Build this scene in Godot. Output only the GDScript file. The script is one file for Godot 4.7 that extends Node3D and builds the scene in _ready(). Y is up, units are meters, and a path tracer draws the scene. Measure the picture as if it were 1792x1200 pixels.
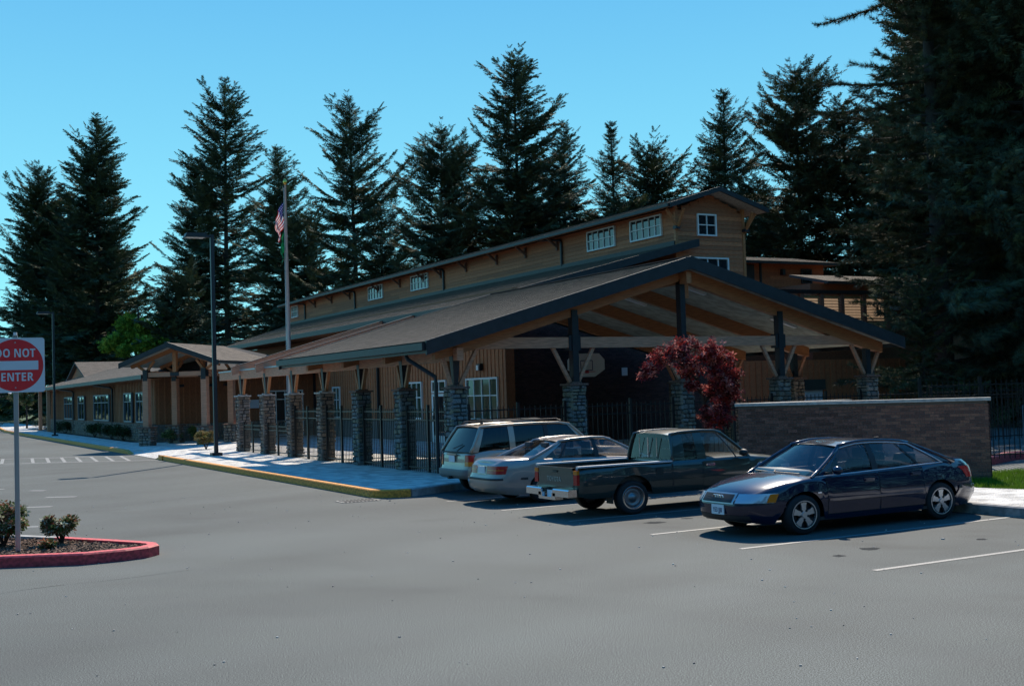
extends Node3D
# Layout numbers are survey units; K turns one into metres. Cars and small props are built in metres.
const K := 1.15566
var rng := RandomNumberGenerator.new()
var used := {}
var M := {}
var T := {}

class Mb extends RefCounted:
	var v := PackedVector3Array()
	var c := PackedColorArray()
	var col := Color.WHITE
	func tri(a: Vector3, b: Vector3, d: Vector3) -> void:
		v.append(a); v.append(b); v.append(d)
		c.append(col); c.append(col); c.append(col)
	func quad(a: Vector3, b: Vector3, d: Vector3, e: Vector3) -> void:
		tri(a, b, d); tri(a, d, e)
	func box(o: Vector3, s: Vector3, b := Basis.IDENTITY) -> void:
		var p: Array[Vector3] = []
		for i in 8:
			p.append(o + b * Vector3((-0.5 if i & 1 == 0 else 0.5) * s.x, (-0.5 if i & 2 == 0 else 0.5) * s.y, (-0.5 if i & 4 == 0 else 0.5) * s.z))
		quad(p[0], p[1], p[3], p[2]); quad(p[5], p[4], p[6], p[7]); quad(p[4], p[0], p[2], p[6])
		quad(p[1], p[5], p[7], p[3]); quad(p[2], p[3], p[7], p[6]); quad(p[4], p[5], p[1], p[0])
	func bar(p: Vector3, q: Vector3, w: float, h: float, up := Vector3.UP) -> void:
		var x := (q - p).normalized()
		if absf(x.dot(up)) > 0.98:
			up = Vector3.RIGHT if absf(x.x) < 0.9 else Vector3.BACK
		var z := x.cross(up).normalized()
		box((p + q) / 2, Vector3(p.distance_to(q), h, w), Basis(x, z.cross(x), z))
	func tube(pts: Array, r: Array, n := 8, cap := true) -> void:
		var rings := []
		var side := Vector3.ZERO
		for i in pts.size():
			var d: Vector3 = (pts[mini(i + 1, pts.size() - 1)] - pts[maxi(i - 1, 0)]).normalized()
			if side == Vector3.ZERO:
				side = d.cross(Vector3.UP if absf(d.y) < 0.9 else Vector3.RIGHT).normalized()
			side = (side - d * side.dot(d)).normalized()
			var o := d.cross(side)
			var ring := []
			for k in n:
				var a := TAU * k / n
				ring.append(pts[i] + (side * cos(a) + o * sin(a)) * r[mini(i, r.size() - 1)])
			rings.append(ring)
		for i in pts.size() - 1:
			for k in n:
				var k2 := (k + 1) % n
				quad(rings[i][k], rings[i + 1][k], rings[i + 1][k2], rings[i][k2])
		if cap:
			for e in [0, pts.size() - 1]:
				for k in range(1, n - 1):
					tri(rings[e][0], rings[e][k], rings[e][k + 1])
	func prism(poly: PackedVector2Array, d0: float, d1: float, xf := Transform3D.IDENTITY) -> void:
		var t := Geometry2D.triangulate_polygon(poly)
		for i in range(0, t.size(), 3):
			tri(xf * v3(poly[t[i]], d1), xf * v3(poly[t[i + 1]], d1), xf * v3(poly[t[i + 2]], d1))
			tri(xf * v3(poly[t[i]], d0), xf * v3(poly[t[i + 2]], d0), xf * v3(poly[t[i + 1]], d0))
		for i in poly.size():
			var j := (i + 1) % poly.size()
			quad(xf * v3(poly[i], d0), xf * v3(poly[j], d0), xf * v3(poly[j], d1), xf * v3(poly[i], d1))
	func v3(p: Vector2, z: float) -> Vector3:
		return Vector3(p.x, p.y, z)
	func lathe(prof: Array, n: int, xf := Transform3D.IDENTITY) -> void:
		for i in prof.size() - 1:
			for k in n:
				var a := TAU * k / n
				var b := TAU * (k + 1) / n
				var p: Vector2 = prof[i]
				var q: Vector2 = prof[i + 1]
				quad(xf * Vector3(p.x * cos(a), p.x * sin(a), p.y), xf * Vector3(p.x * cos(b), p.x * sin(b), p.y), xf * Vector3(q.x * cos(b), q.x * sin(b), q.y), xf * Vector3(q.x * cos(a), q.x * sin(a), q.y))
	func mesh(smooth := false) -> ArrayMesh:
		if smooth:
			var st := SurfaceTool.new()
			st.begin(Mesh.PRIMITIVE_TRIANGLES)
			for i in v.size():
				st.set_color(c[i]); st.add_vertex(v[i])
			st.generate_normals()
			return st.commit()
		var a := []
		a.resize(Mesh.ARRAY_MAX)
		a[Mesh.ARRAY_VERTEX] = v
		a[Mesh.ARRAY_COLOR] = c
		var m := ArrayMesh.new()
		m.add_surface_from_arrays(Mesh.PRIMITIVE_TRIANGLES, a)
		return m

func numbered(parent: Node, called: String) -> String:
	var key := "%d/%s" % [parent.get_instance_id(), called]
	var n: int = used.get(key, 0)
	used[key] = n + 1
	return called if n == 0 else "%s_%03d" % [called, n]

func add(o: Node3D, called: String, parent: Node) -> void:
	o.name = numbered(parent, called)
	parent.add_child(o, true)

func tag(o: Node, label: String, category: String, group := "", kind := "") -> void:
	if label: o.set_meta("label", label)
	if category: o.set_meta("category", category)
	if group: o.set_meta("group", group)
	if kind: o.set_meta("kind", kind)

func thing(called: String, label: String, category: String, at := Vector3.ZERO, turn := 0.0, group := "", k := K) -> Node3D:
	var o := Node3D.new()
	add(o, called, self)
	o.position = at * K
	o.rotation.y = turn
	o.scale = Vector3.ONE * k
	tag(o, label, category, group)
	return o

func hang(called: String, m: Mesh, mat: Material, parent: Node, xf := Transform3D.IDENTITY) -> MeshInstance3D:
	var o := MeshInstance3D.new()
	o.mesh = m
	o.material_override = mat
	o.transform = xf
	add(o, called, parent)
	return o

func obj(called: String, b: Mb, mat: Material, parent: Node, smooth := false) -> MeshInstance3D:
	return hang(called, b.mesh(smooth), mat, parent)

func boxpart(called: String, o: Vector3, s: Vector3, mat: Material, parent: Node, basis := Basis.IDENTITY) -> MeshInstance3D:
	var b := Mb.new()
	b.box(o, s, basis)
	return obj(called, b, mat, parent)

func struct(called: String, b: Mb, mat: Material, smooth := false) -> MeshInstance3D:
	var o := obj(called, b, mat, self, smooth)
	o.scale = Vector3.ONE * K
	o.set_meta("kind", "structure")
	return o

func scatter(called: String, m: Mesh, mat: Material, xfs: Array, cols: Array, parent: Node) -> MultiMeshInstance3D:
	var mm := MultiMesh.new()
	mm.transform_format = MultiMesh.TRANSFORM_3D
	mm.use_colors = cols.size() > 0
	mm.mesh = m
	mm.instance_count = xfs.size()
	for i in xfs.size():
		mm.set_instance_transform(i, xfs[i])
		if cols.size():
			mm.set_instance_color(i, cols[i])
	var o := MultiMeshInstance3D.new()
	o.multimesh = mm
	o.material_override = mat
	add(o, called, parent)
	o.set_meta("kind", "stuff")
	return o

# ---------------------------------------------------------------- materials
func lin(r: float, g: float, b: float) -> Color:
	return Color(r, g, b).linear_to_srgb()

func noise_tex(seed_: int, freq: float, lo: float, hi: float, size := 512, octaves := 4) -> NoiseTexture2D:
	var n := FastNoiseLite.new()
	n.seed = seed_
	n.noise_type = FastNoiseLite.TYPE_SIMPLEX
	n.frequency = freq
	n.fractal_octaves = octaves
	var t := NoiseTexture2D.new()
	t.width = size; t.height = size
	t.seamless = true
	t.noise = n
	var g := Gradient.new()
	g.set_color(0, Color(lo, lo, lo)); g.set_color(1, Color(hi, hi, hi))
	t.color_ramp = g
	return t

func bump_tex(seed_: int, freq: float, strength: float) -> NoiseTexture2D:
	var t := noise_tex(seed_, freq, 0, 1, 512, 4)
	t.color_ramp = null
	t.as_normal_map = true
	t.bump_strength = strength
	return t

func mat(key: String, c: Color, rough := 0.8, metal := 0.0, tex := "", scale := Vector3.ONE, vcol := false, nrm := "") -> StandardMaterial3D:
	var m := StandardMaterial3D.new()
	m.resource_name = key
	m.albedo_color = c
	m.roughness = rough
	m.metallic = metal
	m.vertex_color_use_as_albedo = vcol
	if tex or nrm:
		m.uv1_triplanar = true
		m.uv1_world_triplanar = true
		m.uv1_scale = scale
	if tex:
		m.albedo_texture = T[tex]
	if nrm:
		m.normal_enabled = true
		m.normal_texture = T[nrm]
	M[key] = m
	return m

func paint(key: String, c: Color, metal := 0.0, rough := 0.22) -> void:
	var m := mat(key, c, rough, metal)
	m.metallic_specular = 0.3
	m.clearcoat_enabled = true
	m.clearcoat = 1.0
	m.clearcoat_roughness = 0.03

func glass(key: String, c: Color, a: float) -> void:
	var m := mat(key, Color(c.r, c.g, c.b, a), 0.02)
	m.transparency = BaseMaterial3D.TRANSPARENCY_ALPHA

func materials() -> void:
	T.grain = noise_tex(1, 0.16, 0.2, 0.98, 512, 3)
	T.blotch = noise_tex(2, 0.012, 0.72, 1.12, 512, 5)
	T.wood = noise_tex(3, 0.03, 0.72, 1.0, 512, 4)
	T.rock = noise_tex(4, 0.03, 0.6, 1.2, 512, 5)
	T.nfine = bump_tex(5, 0.15, 5.0)
	T.nrock = bump_tex(6, 0.05, 8.0)
	mat("asphalt", Color.WHITE, 0.92, 0, "grain", Vector3.ONE * 0.6, true)
	mat("concrete", lin(0.68, 0.66, 0.61), 0.85, 0, "blotch", Vector3.ONE * 0.22, false, "nfine")
	mat("kerb", lin(0.36, 0.35, 0.33), 0.85, 0, "blotch", Vector3.ONE * 0.5)
	mat("yellow", lin(0.76, 0.3, 0.035), 0.7, 0, "rock", Vector3.ONE * 0.6)
	mat("red_kerb", lin(0.66, 0.06, 0.07), 0.6, 0, "rock", Vector3.ONE * 0.7)
	mat("line", lin(0.55, 0.56, 0.54), 0.7, 0, "grain", Vector3.ONE * 0.7)
	mat("soil", lin(0.05, 0.07, 0.025), 1.0, 0, "blotch", Vector3.ONE * 0.1)
	mat("mulch", lin(0.13, 0.075, 0.045), 1.0, 0, "grain", Vector3.ONE * 1.0, false, "nrock")
	mat("chip", Color.WHITE, 1.0, 0, "", Vector3.ONE, true)
	mat("lawn", lin(0.09, 0.17, 0.02), 1.0, 0, "grain", Vector3.ONE * 0.5)
	for i in 3:
		var s: float = [1.0, 0.8, 1.18][i]
		mat("siding%d" % i, lin(0.5 * s, 0.173 * s, 0.07 * s), 0.75, 0, "wood", Vector3(0.22, 1.6, 0.22))
		mat("boards%d" % i, lin(0.48 * s, 0.182 * s, 0.075 * s), 0.75, 0, "wood", Vector3(1.6, 0.22, 1.6))
		mat("stone%d" % i, lin([0.27, 0.2, 0.3][i], [0.255, 0.185, 0.24][i], [0.24, 0.17, 0.16][i]), 0.9, 0, "rock", Vector3.ONE * 1.4, false, "nrock")
		mat("brick%d" % i, lin([0.24, 0.16, 0.3][i], [0.11, 0.08, 0.14][i], [0.075, 0.06, 0.09][i]), 0.9, 0, "rock", Vector3.ONE * 2.0)
	mat("mortar", lin(0.17, 0.16, 0.15), 0.95, 0, "grain", Vector3.ONE)
	mat("stone_mix", Color.WHITE, 0.9, 0, "rock", Vector3.ONE * 1.4, true, "nrock")
	mat("glulam", lin(0.52, 0.19, 0.065), 0.6, 0, "wood", Vector3(0.12, 2.2, 0.12))
	mat("timber", lin(0.68, 0.3, 0.17), 0.7, 0, "wood", Vector3(0.12, 1.6, 0.12))
	mat("shingle", Color.WHITE, 0.95, 0, "grain", Vector3.ONE * 0.9, true)
	mat("roof_deck", lin(0.06, 0.055, 0.05), 0.9)
	mat("fascia", lin(0.014, 0.016, 0.02), 0.5, 0, "blotch", Vector3.ONE * 0.4)
	mat("ceiling", lin(0.4, 0.4, 0.33), 0.8, 0, "blotch", Vector3.ONE * 0.3)
	mat("steel", lin(0.014, 0.017, 0.022), 0.45, 0.2)
	mat("black_iron", lin(0.012, 0.012, 0.013), 0.4, 0.3)
	mat("white_frame", lin(0.62, 0.64, 0.62), 0.55)
	mat("dark_glass", lin(0.012, 0.018, 0.022), 0.03, 0.0)
	M.dark_glass.metallic_specular = 0.8
	mat("green_glass", lin(0.03, 0.055, 0.035), 0.04)
	mat("flashing", lin(0.4, 0.42, 0.44), 0.4, 0.5)
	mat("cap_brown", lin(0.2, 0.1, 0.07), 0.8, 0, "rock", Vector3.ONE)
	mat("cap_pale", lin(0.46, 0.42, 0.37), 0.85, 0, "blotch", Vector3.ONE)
	mat("white_metal", lin(0.7, 0.7, 0.68), 0.4)
	mat("pole_grey", lin(0.42, 0.43, 0.44), 0.35, 0.6)
	mat("gold", lin(0.75, 0.5, 0.12), 0.2, 1.0)
	mat("pale_panel", lin(0.45, 0.5, 0.55), 0.5)
	mat("tar", lin(0.02, 0.021, 0.022), 1.0)
	mat("oil", lin(0.17, 0.175, 0.17), 1.0, 0, "grain", Vector3.ONE * 0.6)
	for n in ["tar", "oil"]: M[n].metallic_specular = 0.05
	mat("wing_wall", lin(0.27, 0.125, 0.06), 0.75, 0, "wood", Vector3(0.22, 1.6, 0.22))
	mat("trim", lin(0.55, 0.58, 0.62), 0.3, 0.2)
	mat("wall_mortar", lin(0.36, 0.33, 0.3), 0.95, 0, "grain", Vector3.ONE)
	mat("dim_frame", lin(0.1, 0.13, 0.155), 0.5)
	mat("slat", lin(0.62, 0.36, 0.16), 0.6, 0, "wood", Vector3(0.3, 3, 0.3))
	mat("bark", lin(0.06, 0.045, 0.035), 1.0, 0, "wood", Vector3(1.5, 0.3, 1.5), false, "nrock")
	for n in ["needle", "leaf"]:
		var m := mat(n, Color.WHITE, 0.75, 0, "", Vector3.ONE, true)
		m.metallic_specular = 0.2
		m.backlight_enabled = true
		m.backlight = Color(0.18, 0.18, 0.18) if n == "needle" else Color(0.75, 0.75, 0.75)
	mat("sign_white", lin(0.6, 0.62, 0.63), 0.4)
	mat("sign_red", lin(0.75, 0.02, 0.026), 0.4)
	# cars
	paint("navy", lin(0.006, 0.009, 0.03))
	paint("dark_teal", lin(0.022, 0.036, 0.033), 0.1, 0.4)
	paint("champagne", lin(0.3, 0.26, 0.235), 0.2, 0.3)
	paint("silver_tan", lin(0.3, 0.26, 0.205), 0.2, 0.3)
	mat("tyre", lin(0.012, 0.012, 0.013), 0.85)
	mat("alloy", lin(0.5, 0.51, 0.53), 0.3, 0.8)
	mat("steel_rim", lin(0.22, 0.23, 0.24), 0.4, 0.7)
	mat("dark_plastic", lin(0.015, 0.015, 0.017), 0.6)
	mat("grey_clad", lin(0.14, 0.135, 0.13), 0.6)
	mat("chrome", lin(0.7, 0.71, 0.73), 0.12, 1.0)
	mat("tail_red", lin(0.4, 0.012, 0.012), 0.12)
	mat("tail_amber", lin(0.6, 0.16, 0.01), 0.12)
	mat("lamp_clear", lin(0.45, 0.47, 0.5), 0.08, 0.4)
	mat("plate", lin(0.6, 0.63, 0.68), 0.4)
	mat("print_dark", lin(0.03, 0.04, 0.12), 0.5)
	mat("seat", lin(0.05, 0.05, 0.055), 0.9)
	mat("beige", lin(0.42, 0.4, 0.34), 0.8)
	glass("car_glass", Color(0.05, 0.08, 0.08), 0.3)
	glass("tinted_glass", Color(0.01, 0.012, 0.015), 0.85)

# ---------------------------------------------------------------- shared pieces
func shingles(parent: Node, a: Vector3, b: Vector3, c: Vector3, d: Vector3, tw: float, th: float, tone := 1.0) -> void:
	var n := (b - a).cross(d - a).normalized()
	if n.y < 0: n = -n
	var s := Mb.new()
	var rows := int(((a + b) / 2).distance_to((c + d) / 2) / th)
	for r in rows:
		var v0 := float(r) / rows
		var v1 := float(r + 1.15) / rows
		var l0 := a.lerp(d, v0)
		var r0 := b.lerp(c, v0)
		var l1 := a.lerp(d, v1)
		var r1 := b.lerp(c, v1)
		var count := maxi(1, int(l0.distance_to(r0) / tw))
		var shift := 0.5 if r % 2 else 0.0
		for i in count + (1 if r % 2 else 0):
			var u0 := clampf((i - shift) / count, 0, 1)
			var u1 := clampf((i + 1 - shift) / count - 0.012 / tw / count, 0, 1)
			if u1 - u0 < 0.01 / count: continue
			var g := tone * rng.randf_range(0.7, 1.25)
			s.col = Color(0.25 * g, 0.205 * g, 0.16 * g)
			var lift := n * (0.02 if tw < 0.28 else 0.016)
			var p := l0.lerp(r0, u0)
			var q := l0.lerp(r0, u1)
			s.quad(p + lift, q + lift, l1.lerp(r1, u1) + n * 0.006, l1.lerp(r1, u0) + n * 0.006)
			s.quad(p, q, q + lift, p + lift)
	var o := obj("shingles", s, M.shingle, parent)
	o.set_meta("kind", "stuff")

func slab(called: String, a: Vector3, b: Vector3, c: Vector3, d: Vector3, t: float, m: Material, parent: Node, drop := 0.0) -> MeshInstance3D:
	var s := Mb.new()
	var n := (b - a).cross(d - a).normalized()
	if n.y < 0: n = -n
	var lo := -n * (t + drop)
	var hi := -n * drop
	s.quad(a + hi, b + hi, c + hi, d + hi); s.quad(a + lo, d + lo, c + lo, b + lo)
	var p := [a, b, c, d]
	for i in 4:
		s.quad(p[i] + hi, p[i] + lo, p[(i + 1) % 4] + lo, p[(i + 1) % 4] + hi)
	return obj(called, s, m, parent)

# a window in the plane (o, u, UP): o = lower start corner on the wall face, n = outward
func window(parent: Node, o: Vector3, u: Vector3, n: Vector3, w: float, h: float, cols: int, rows: int, gm: Material, trim := 0.05, frame: Material = null, split := 0.5) -> MeshInstance3D:
	var f := Mb.new()
	var b := Basis(u, Vector3.UP, u.cross(Vector3.UP))
	var at := func(x: float, y: float, z: float) -> Vector3: return o + u * x + Vector3.UP * y + n * z
	for x in [trim / 2, w - trim / 2]:
		f.box(at.call(x, h / 2, 0.03), Vector3(trim, h, 0.09), b)
	for y in [trim / 2, h - trim / 2]:
		f.box(at.call(w / 2, y, 0.03), Vector3(w - 2 * trim, trim, 0.084), b)
	var xs := [0.0]
	for i in range(1, cols): xs.append(w * i / cols)
	xs.append(w)
	var ys := [0.0]
	for i in range(1, rows): ys.append(h * (split if rows == 2 else float(i) / rows))
	ys.append(h)
	for i in range(1, cols):
		f.box(at.call(xs[i], h / 2, 0.025), Vector3(trim * 0.6, h - 2 * trim, 0.06), b)
	for i in range(1, rows):
		f.box(at.call(w / 2, ys[i], 0.025), Vector3(w - 2 * trim, trim * 0.6, 0.066), b)
	var win := obj("window", f, frame if frame else M.white_frame, parent)
	for i in cols:
		for j in rows:
			var tilt := Basis(Vector3.UP, rng.randf_range(-0.012, 0.012)) * Basis(u, rng.randf_range(-0.012, 0.012)) * b
			boxpart("pane", at.call((xs[i] + xs[i + 1]) / 2, (ys[j] + ys[j + 1]) / 2, 0.012), Vector3(xs[i + 1] - xs[i] - trim * 0.6, ys[j + 1] - ys[j] - trim * 0.6, 0.012), gm, win, tilt)
	return win

func battens(parent: Node, p: Vector3, q: Vector3, y0: float, y1: float, step: float, n: Vector3, slope := 0.0) -> void:
	var d := (q - p).normalized()
	var len := p.distance_to(q)
	var b := Basis(d, Vector3.UP, d.cross(Vector3.UP))
	var x := step / 2
	while x < len:
		var top := y1 + slope * x
		boxpart("batten", p + d * x + n * 0.012 + Vector3.UP * (y0 + top) / 2, Vector3(0.05, top - y0, 0.03), M["boards%d" % rng.randi_range(0, 2)], parent, b)
		x += step

func lap(parent: Node, p: Vector3, q: Vector3, y0: float, y1: float, step: float, n: Vector3, piece: float, clip: Variant = null) -> void:
	var d := (q - p).normalized()
	var y := y0
	while y < y1 - 0.02:
		var hh := minf(step, y1 - y)
		var a := 0.0
		var b := p.distance_to(q)
		if clip != null:
			var ab: Vector2 = clip.call(y + hh)
			a = ab.x; b = ab.y
		var x := a
		while x < b - 0.05:
			var x2 := minf(b, x + piece * rng.randf_range(0.7, 1.3))
			if b - x2 < 0.6: x2 = b
			var s := Mb.new()
			var lo := n * 0.028
			var hi := n * 0.008
			var e := [p + d * x + Vector3.UP * y, p + d * (x2 - 0.004) + Vector3.UP * y, p + d * (x2 - 0.004) + Vector3.UP * (y + hh), p + d * x + Vector3.UP * (y + hh)]
			s.quad(e[0] + lo, e[1] + lo, e[2] + hi, e[3] + hi)
			s.quad(e[0], e[1], e[1] + lo, e[0] + lo)
			s.quad(e[0], e[0] + lo, e[3] + hi, e[3]); s.quad(e[1], e[2], e[2] + hi, e[1] + lo)
			obj("siding_board", s, M["siding%d" % rng.randi_range(0, 2)], parent)
			x = x2
		y += step

var rock_meshes := []
func rocks() -> void:
	for k in 4:
		var b := Mb.new()
		var f := []
		var g := []
		for i in 8:
			var a := TAU * (i + 0.5) / 8
			var sx := signf(cos(a)) * pow(absf(cos(a)), 0.35)
			var sy := signf(sin(a)) * pow(absf(sin(a)), 0.35)
			var j := rng.randf_range(0.9, 1.0)
			g.append(Vector3(sx * 0.5 * j, sy * 0.5 * j, -0.5))
			f.append(Vector3(sx * 0.4 * j, sy * 0.38 * j, 0.5 + rng.randf_range(-0.18, 0.1)))
		for i in 8:
			b.quad(g[i], g[(i + 1) % 8], f[(i + 1) % 8], f[i])
			b.tri(Vector3(0, 0, 0.56), f[i], f[(i + 1) % 8])
		rock_meshes.append(b.mesh())

func stone_face(parent: Node, core: Node, o: Vector3, u: Vector3, n: Vector3, w: float, h: float, single: bool, join: Mb) -> void:
	var y := 0.0
	var b := Basis(u, Vector3.UP, n)
	while y < h - 0.03:
		var ch := minf(rng.randf_range(0.075, 0.15), h - y)
		if h - y - ch < 0.05: ch = h - y
		var x := 0.0
		while x < w - 0.03:
			var cw := minf(rng.randf_range(0.12, 0.3), w - x)
			if w - x - cw < 0.08: cw = w - x
			var proud := rng.randf_range(0.035, 0.075)
			var at := o + u * (x + cw / 2) + Vector3.UP * (y + ch / 2) + n * (proud * 0.5 - 0.012)
			var xf := Transform3D(b * Basis.from_scale(Vector3(cw - 0.008, ch - 0.008, proud)), at)
			var rm: ArrayMesh = rock_meshes[rng.randi_range(0, 3)]
			if single:
				hang("stone", rm, M["stone%d" % rng.randi_range(0, 2)], core, xf)
			else:
				var pts: PackedVector3Array = rm.surface_get_arrays(0)[Mesh.ARRAY_VERTEX]
				var g := rng.randf_range(0.6, 1.15)
				var warm := rng.randf_range(0.0, 1.0)
				join.col = Color((0.27 + 0.07 * warm) * g, 0.235 * g, (0.205 - 0.05 * warm) * g)
				for p in range(0, pts.size(), 3):
					join.tri(xf * pts[p], xf * pts[p + 1], xf * pts[p + 2])
			x += cw
		y += ch

func stone_column(parent: Node, x: float, z: float, top: float, w: float, single: bool, cap: Material) -> void:
	var h := top - 0.15
	var core := boxpart("stone_column", Vector3(x, 0.15 + h / 2, z), Vector3(w - 0.09, h, w - 0.09), M.mortar, parent)
	var e := w / 2 - 0.05
	var join := Mb.new()
	for f in 4:
		var n: Vector3 = [Vector3.LEFT, Vector3.BACK, Vector3.RIGHT, Vector3.FORWARD][f]
		var u := Vector3.UP.cross(n)
		stone_face(parent, core, Vector3(x, 0.15, z) + n * e - u * (w / 2), u, n, w, h, single and f < 2, join)
	var s := obj("stones", join, M.stone_mix, core)
	s.set_meta("kind", "stuff")
	var c := Mb.new()
	c.box(Vector3(x, top + 0.025, z), Vector3(w + 0.07, 0.05, w + 0.07))
	c.box(Vector3(x, top + 0.07, z), Vector3(w * 0.62, 0.04, w * 0.62))
	obj("column_cap", c, cap, core)

func fence(label: String, p: Vector3, q: Vector3, h: float, step: float, posts: Array, group: String) -> void:
	var t := thing("iron_fence", label, "fence", Vector3(p.x, 0.15, p.z), 0, group)
	var d := q - p
	var len := d.length()
	d = d.normalized()
	var b := Basis(d, Vector3.UP, d.cross(Vector3.UP))
	for y in [0.1, h * 0.8, h * 0.93]:
		boxpart("rail", d * len / 2 + Vector3.UP * y, Vector3(len, 0.03, 0.026), M.black_iron, t, b)
	for x in posts:
		boxpart("post", d * x + Vector3.UP * (h + 0.06) / 2, Vector3(0.065, h + 0.06, 0.065), M.black_iron, t, b)
	var pick := Mb.new()
	pick.box(Vector3(0, h / 2 - 0.02, 0), Vector3(0.016, h - 0.04, 0.016))
	pick.tri(Vector3(-0.01, h - 0.04, 0), Vector3(0.01, h - 0.04, 0), Vector3(0, h, 0))
	var pm := pick.mesh()
	var x := step / 2
	while x < len:
		hang("picket", pm, M.black_iron, t, Transform3D(b, d * x))
		x += step

# ---------------------------------------------------------------- main
func _ready() -> void:
	rng.seed = 20020514
	var cam := Camera3D.new()
	cam.name = "camera"
	cam.fov = 32.63
	cam.near = 0.1
	cam.far = 3000
	cam.transform = Transform3D(Basis(Vector3(0.8794, -0.030999, 0.475074), Vector3(0.007978, 0.998697, 0.050399), Vector3(-0.476017, -0.040531, 0.878501)), Vector3(0, 2.12 * K, 0))
	add_child(cam)
	cam.current = true
	var sky := ProceduralSkyMaterial.new()
	sky.sky_top_color = Color(0.11, 0.45, 0.745)
	sky.sky_horizon_color = Color(0.56, 0.87, 0.89)
	sky.sky_curve = 0.22
	sky.ground_bottom_color = Color(0.2, 0.2, 0.2)
	sky.ground_horizon_color = Color(0.4, 0.55, 0.6)
	sky.sun_angle_max = 3.0
	var env := Environment.new()
	env.background_mode = Environment.BG_SKY
	env.sky = Sky.new()
	env.sky.sky_material = sky
	env.tonemap_mode = Environment.TONE_MAPPER_LINEAR
	env.tonemap_exposure = 1.5
	env.sdfgi_enabled = true
	env.ssao_enabled = true
	env.ssil_enabled = true
	var we := WorldEnvironment.new()
	we.name = "environment"
	we.environment = env
	add_child(we)
	var sun := DirectionalLight3D.new()
	sun.name = "sun"
	sun.light_energy = 1.6
	sun.light_color = Color(1.0, 0.95, 0.88)
	sun.light_angular_distance = 0.5
	sun.shadow_enabled = true
	sun.basis = Basis.looking_at(Vector3(-5.0, -7.85, 6.0).normalized())
	add_child(sun)

	materials()
	rocks()
	ground()
	shelter()
	hall()
	wing()
	portico()
	rear_wings()
	low_wall()
	fences()
	poles()
	sign_and_island()
	cars()
	plants()
	trees()

func flat(pts: Array, y: float, b: Mb) -> void:
	var poly := PackedVector2Array()
	for p in pts: poly.append(Vector2(p[0], p[1]))
	var t := Geometry2D.triangulate_polygon(poly)
	for i in range(0, t.size(), 3):
		b.tri(Vector3(poly[t[i]].x, y, poly[t[i]].y), Vector3(poly[t[i + 1]].x, y, poly[t[i + 1]].y), Vector3(poly[t[i + 2]].x, y, poly[t[i + 2]].y))

func strip(b: Mb, p: Array, q: Array, w: float, y: float) -> void:
	var a := Vector3(p[0], y, p[1])
	var c := Vector3(q[0], y, q[1])
	var s := (c - a).cross(Vector3.UP).normalized() * w / 2
	b.quad(a - s, c - s, c + s, a + s)

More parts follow.
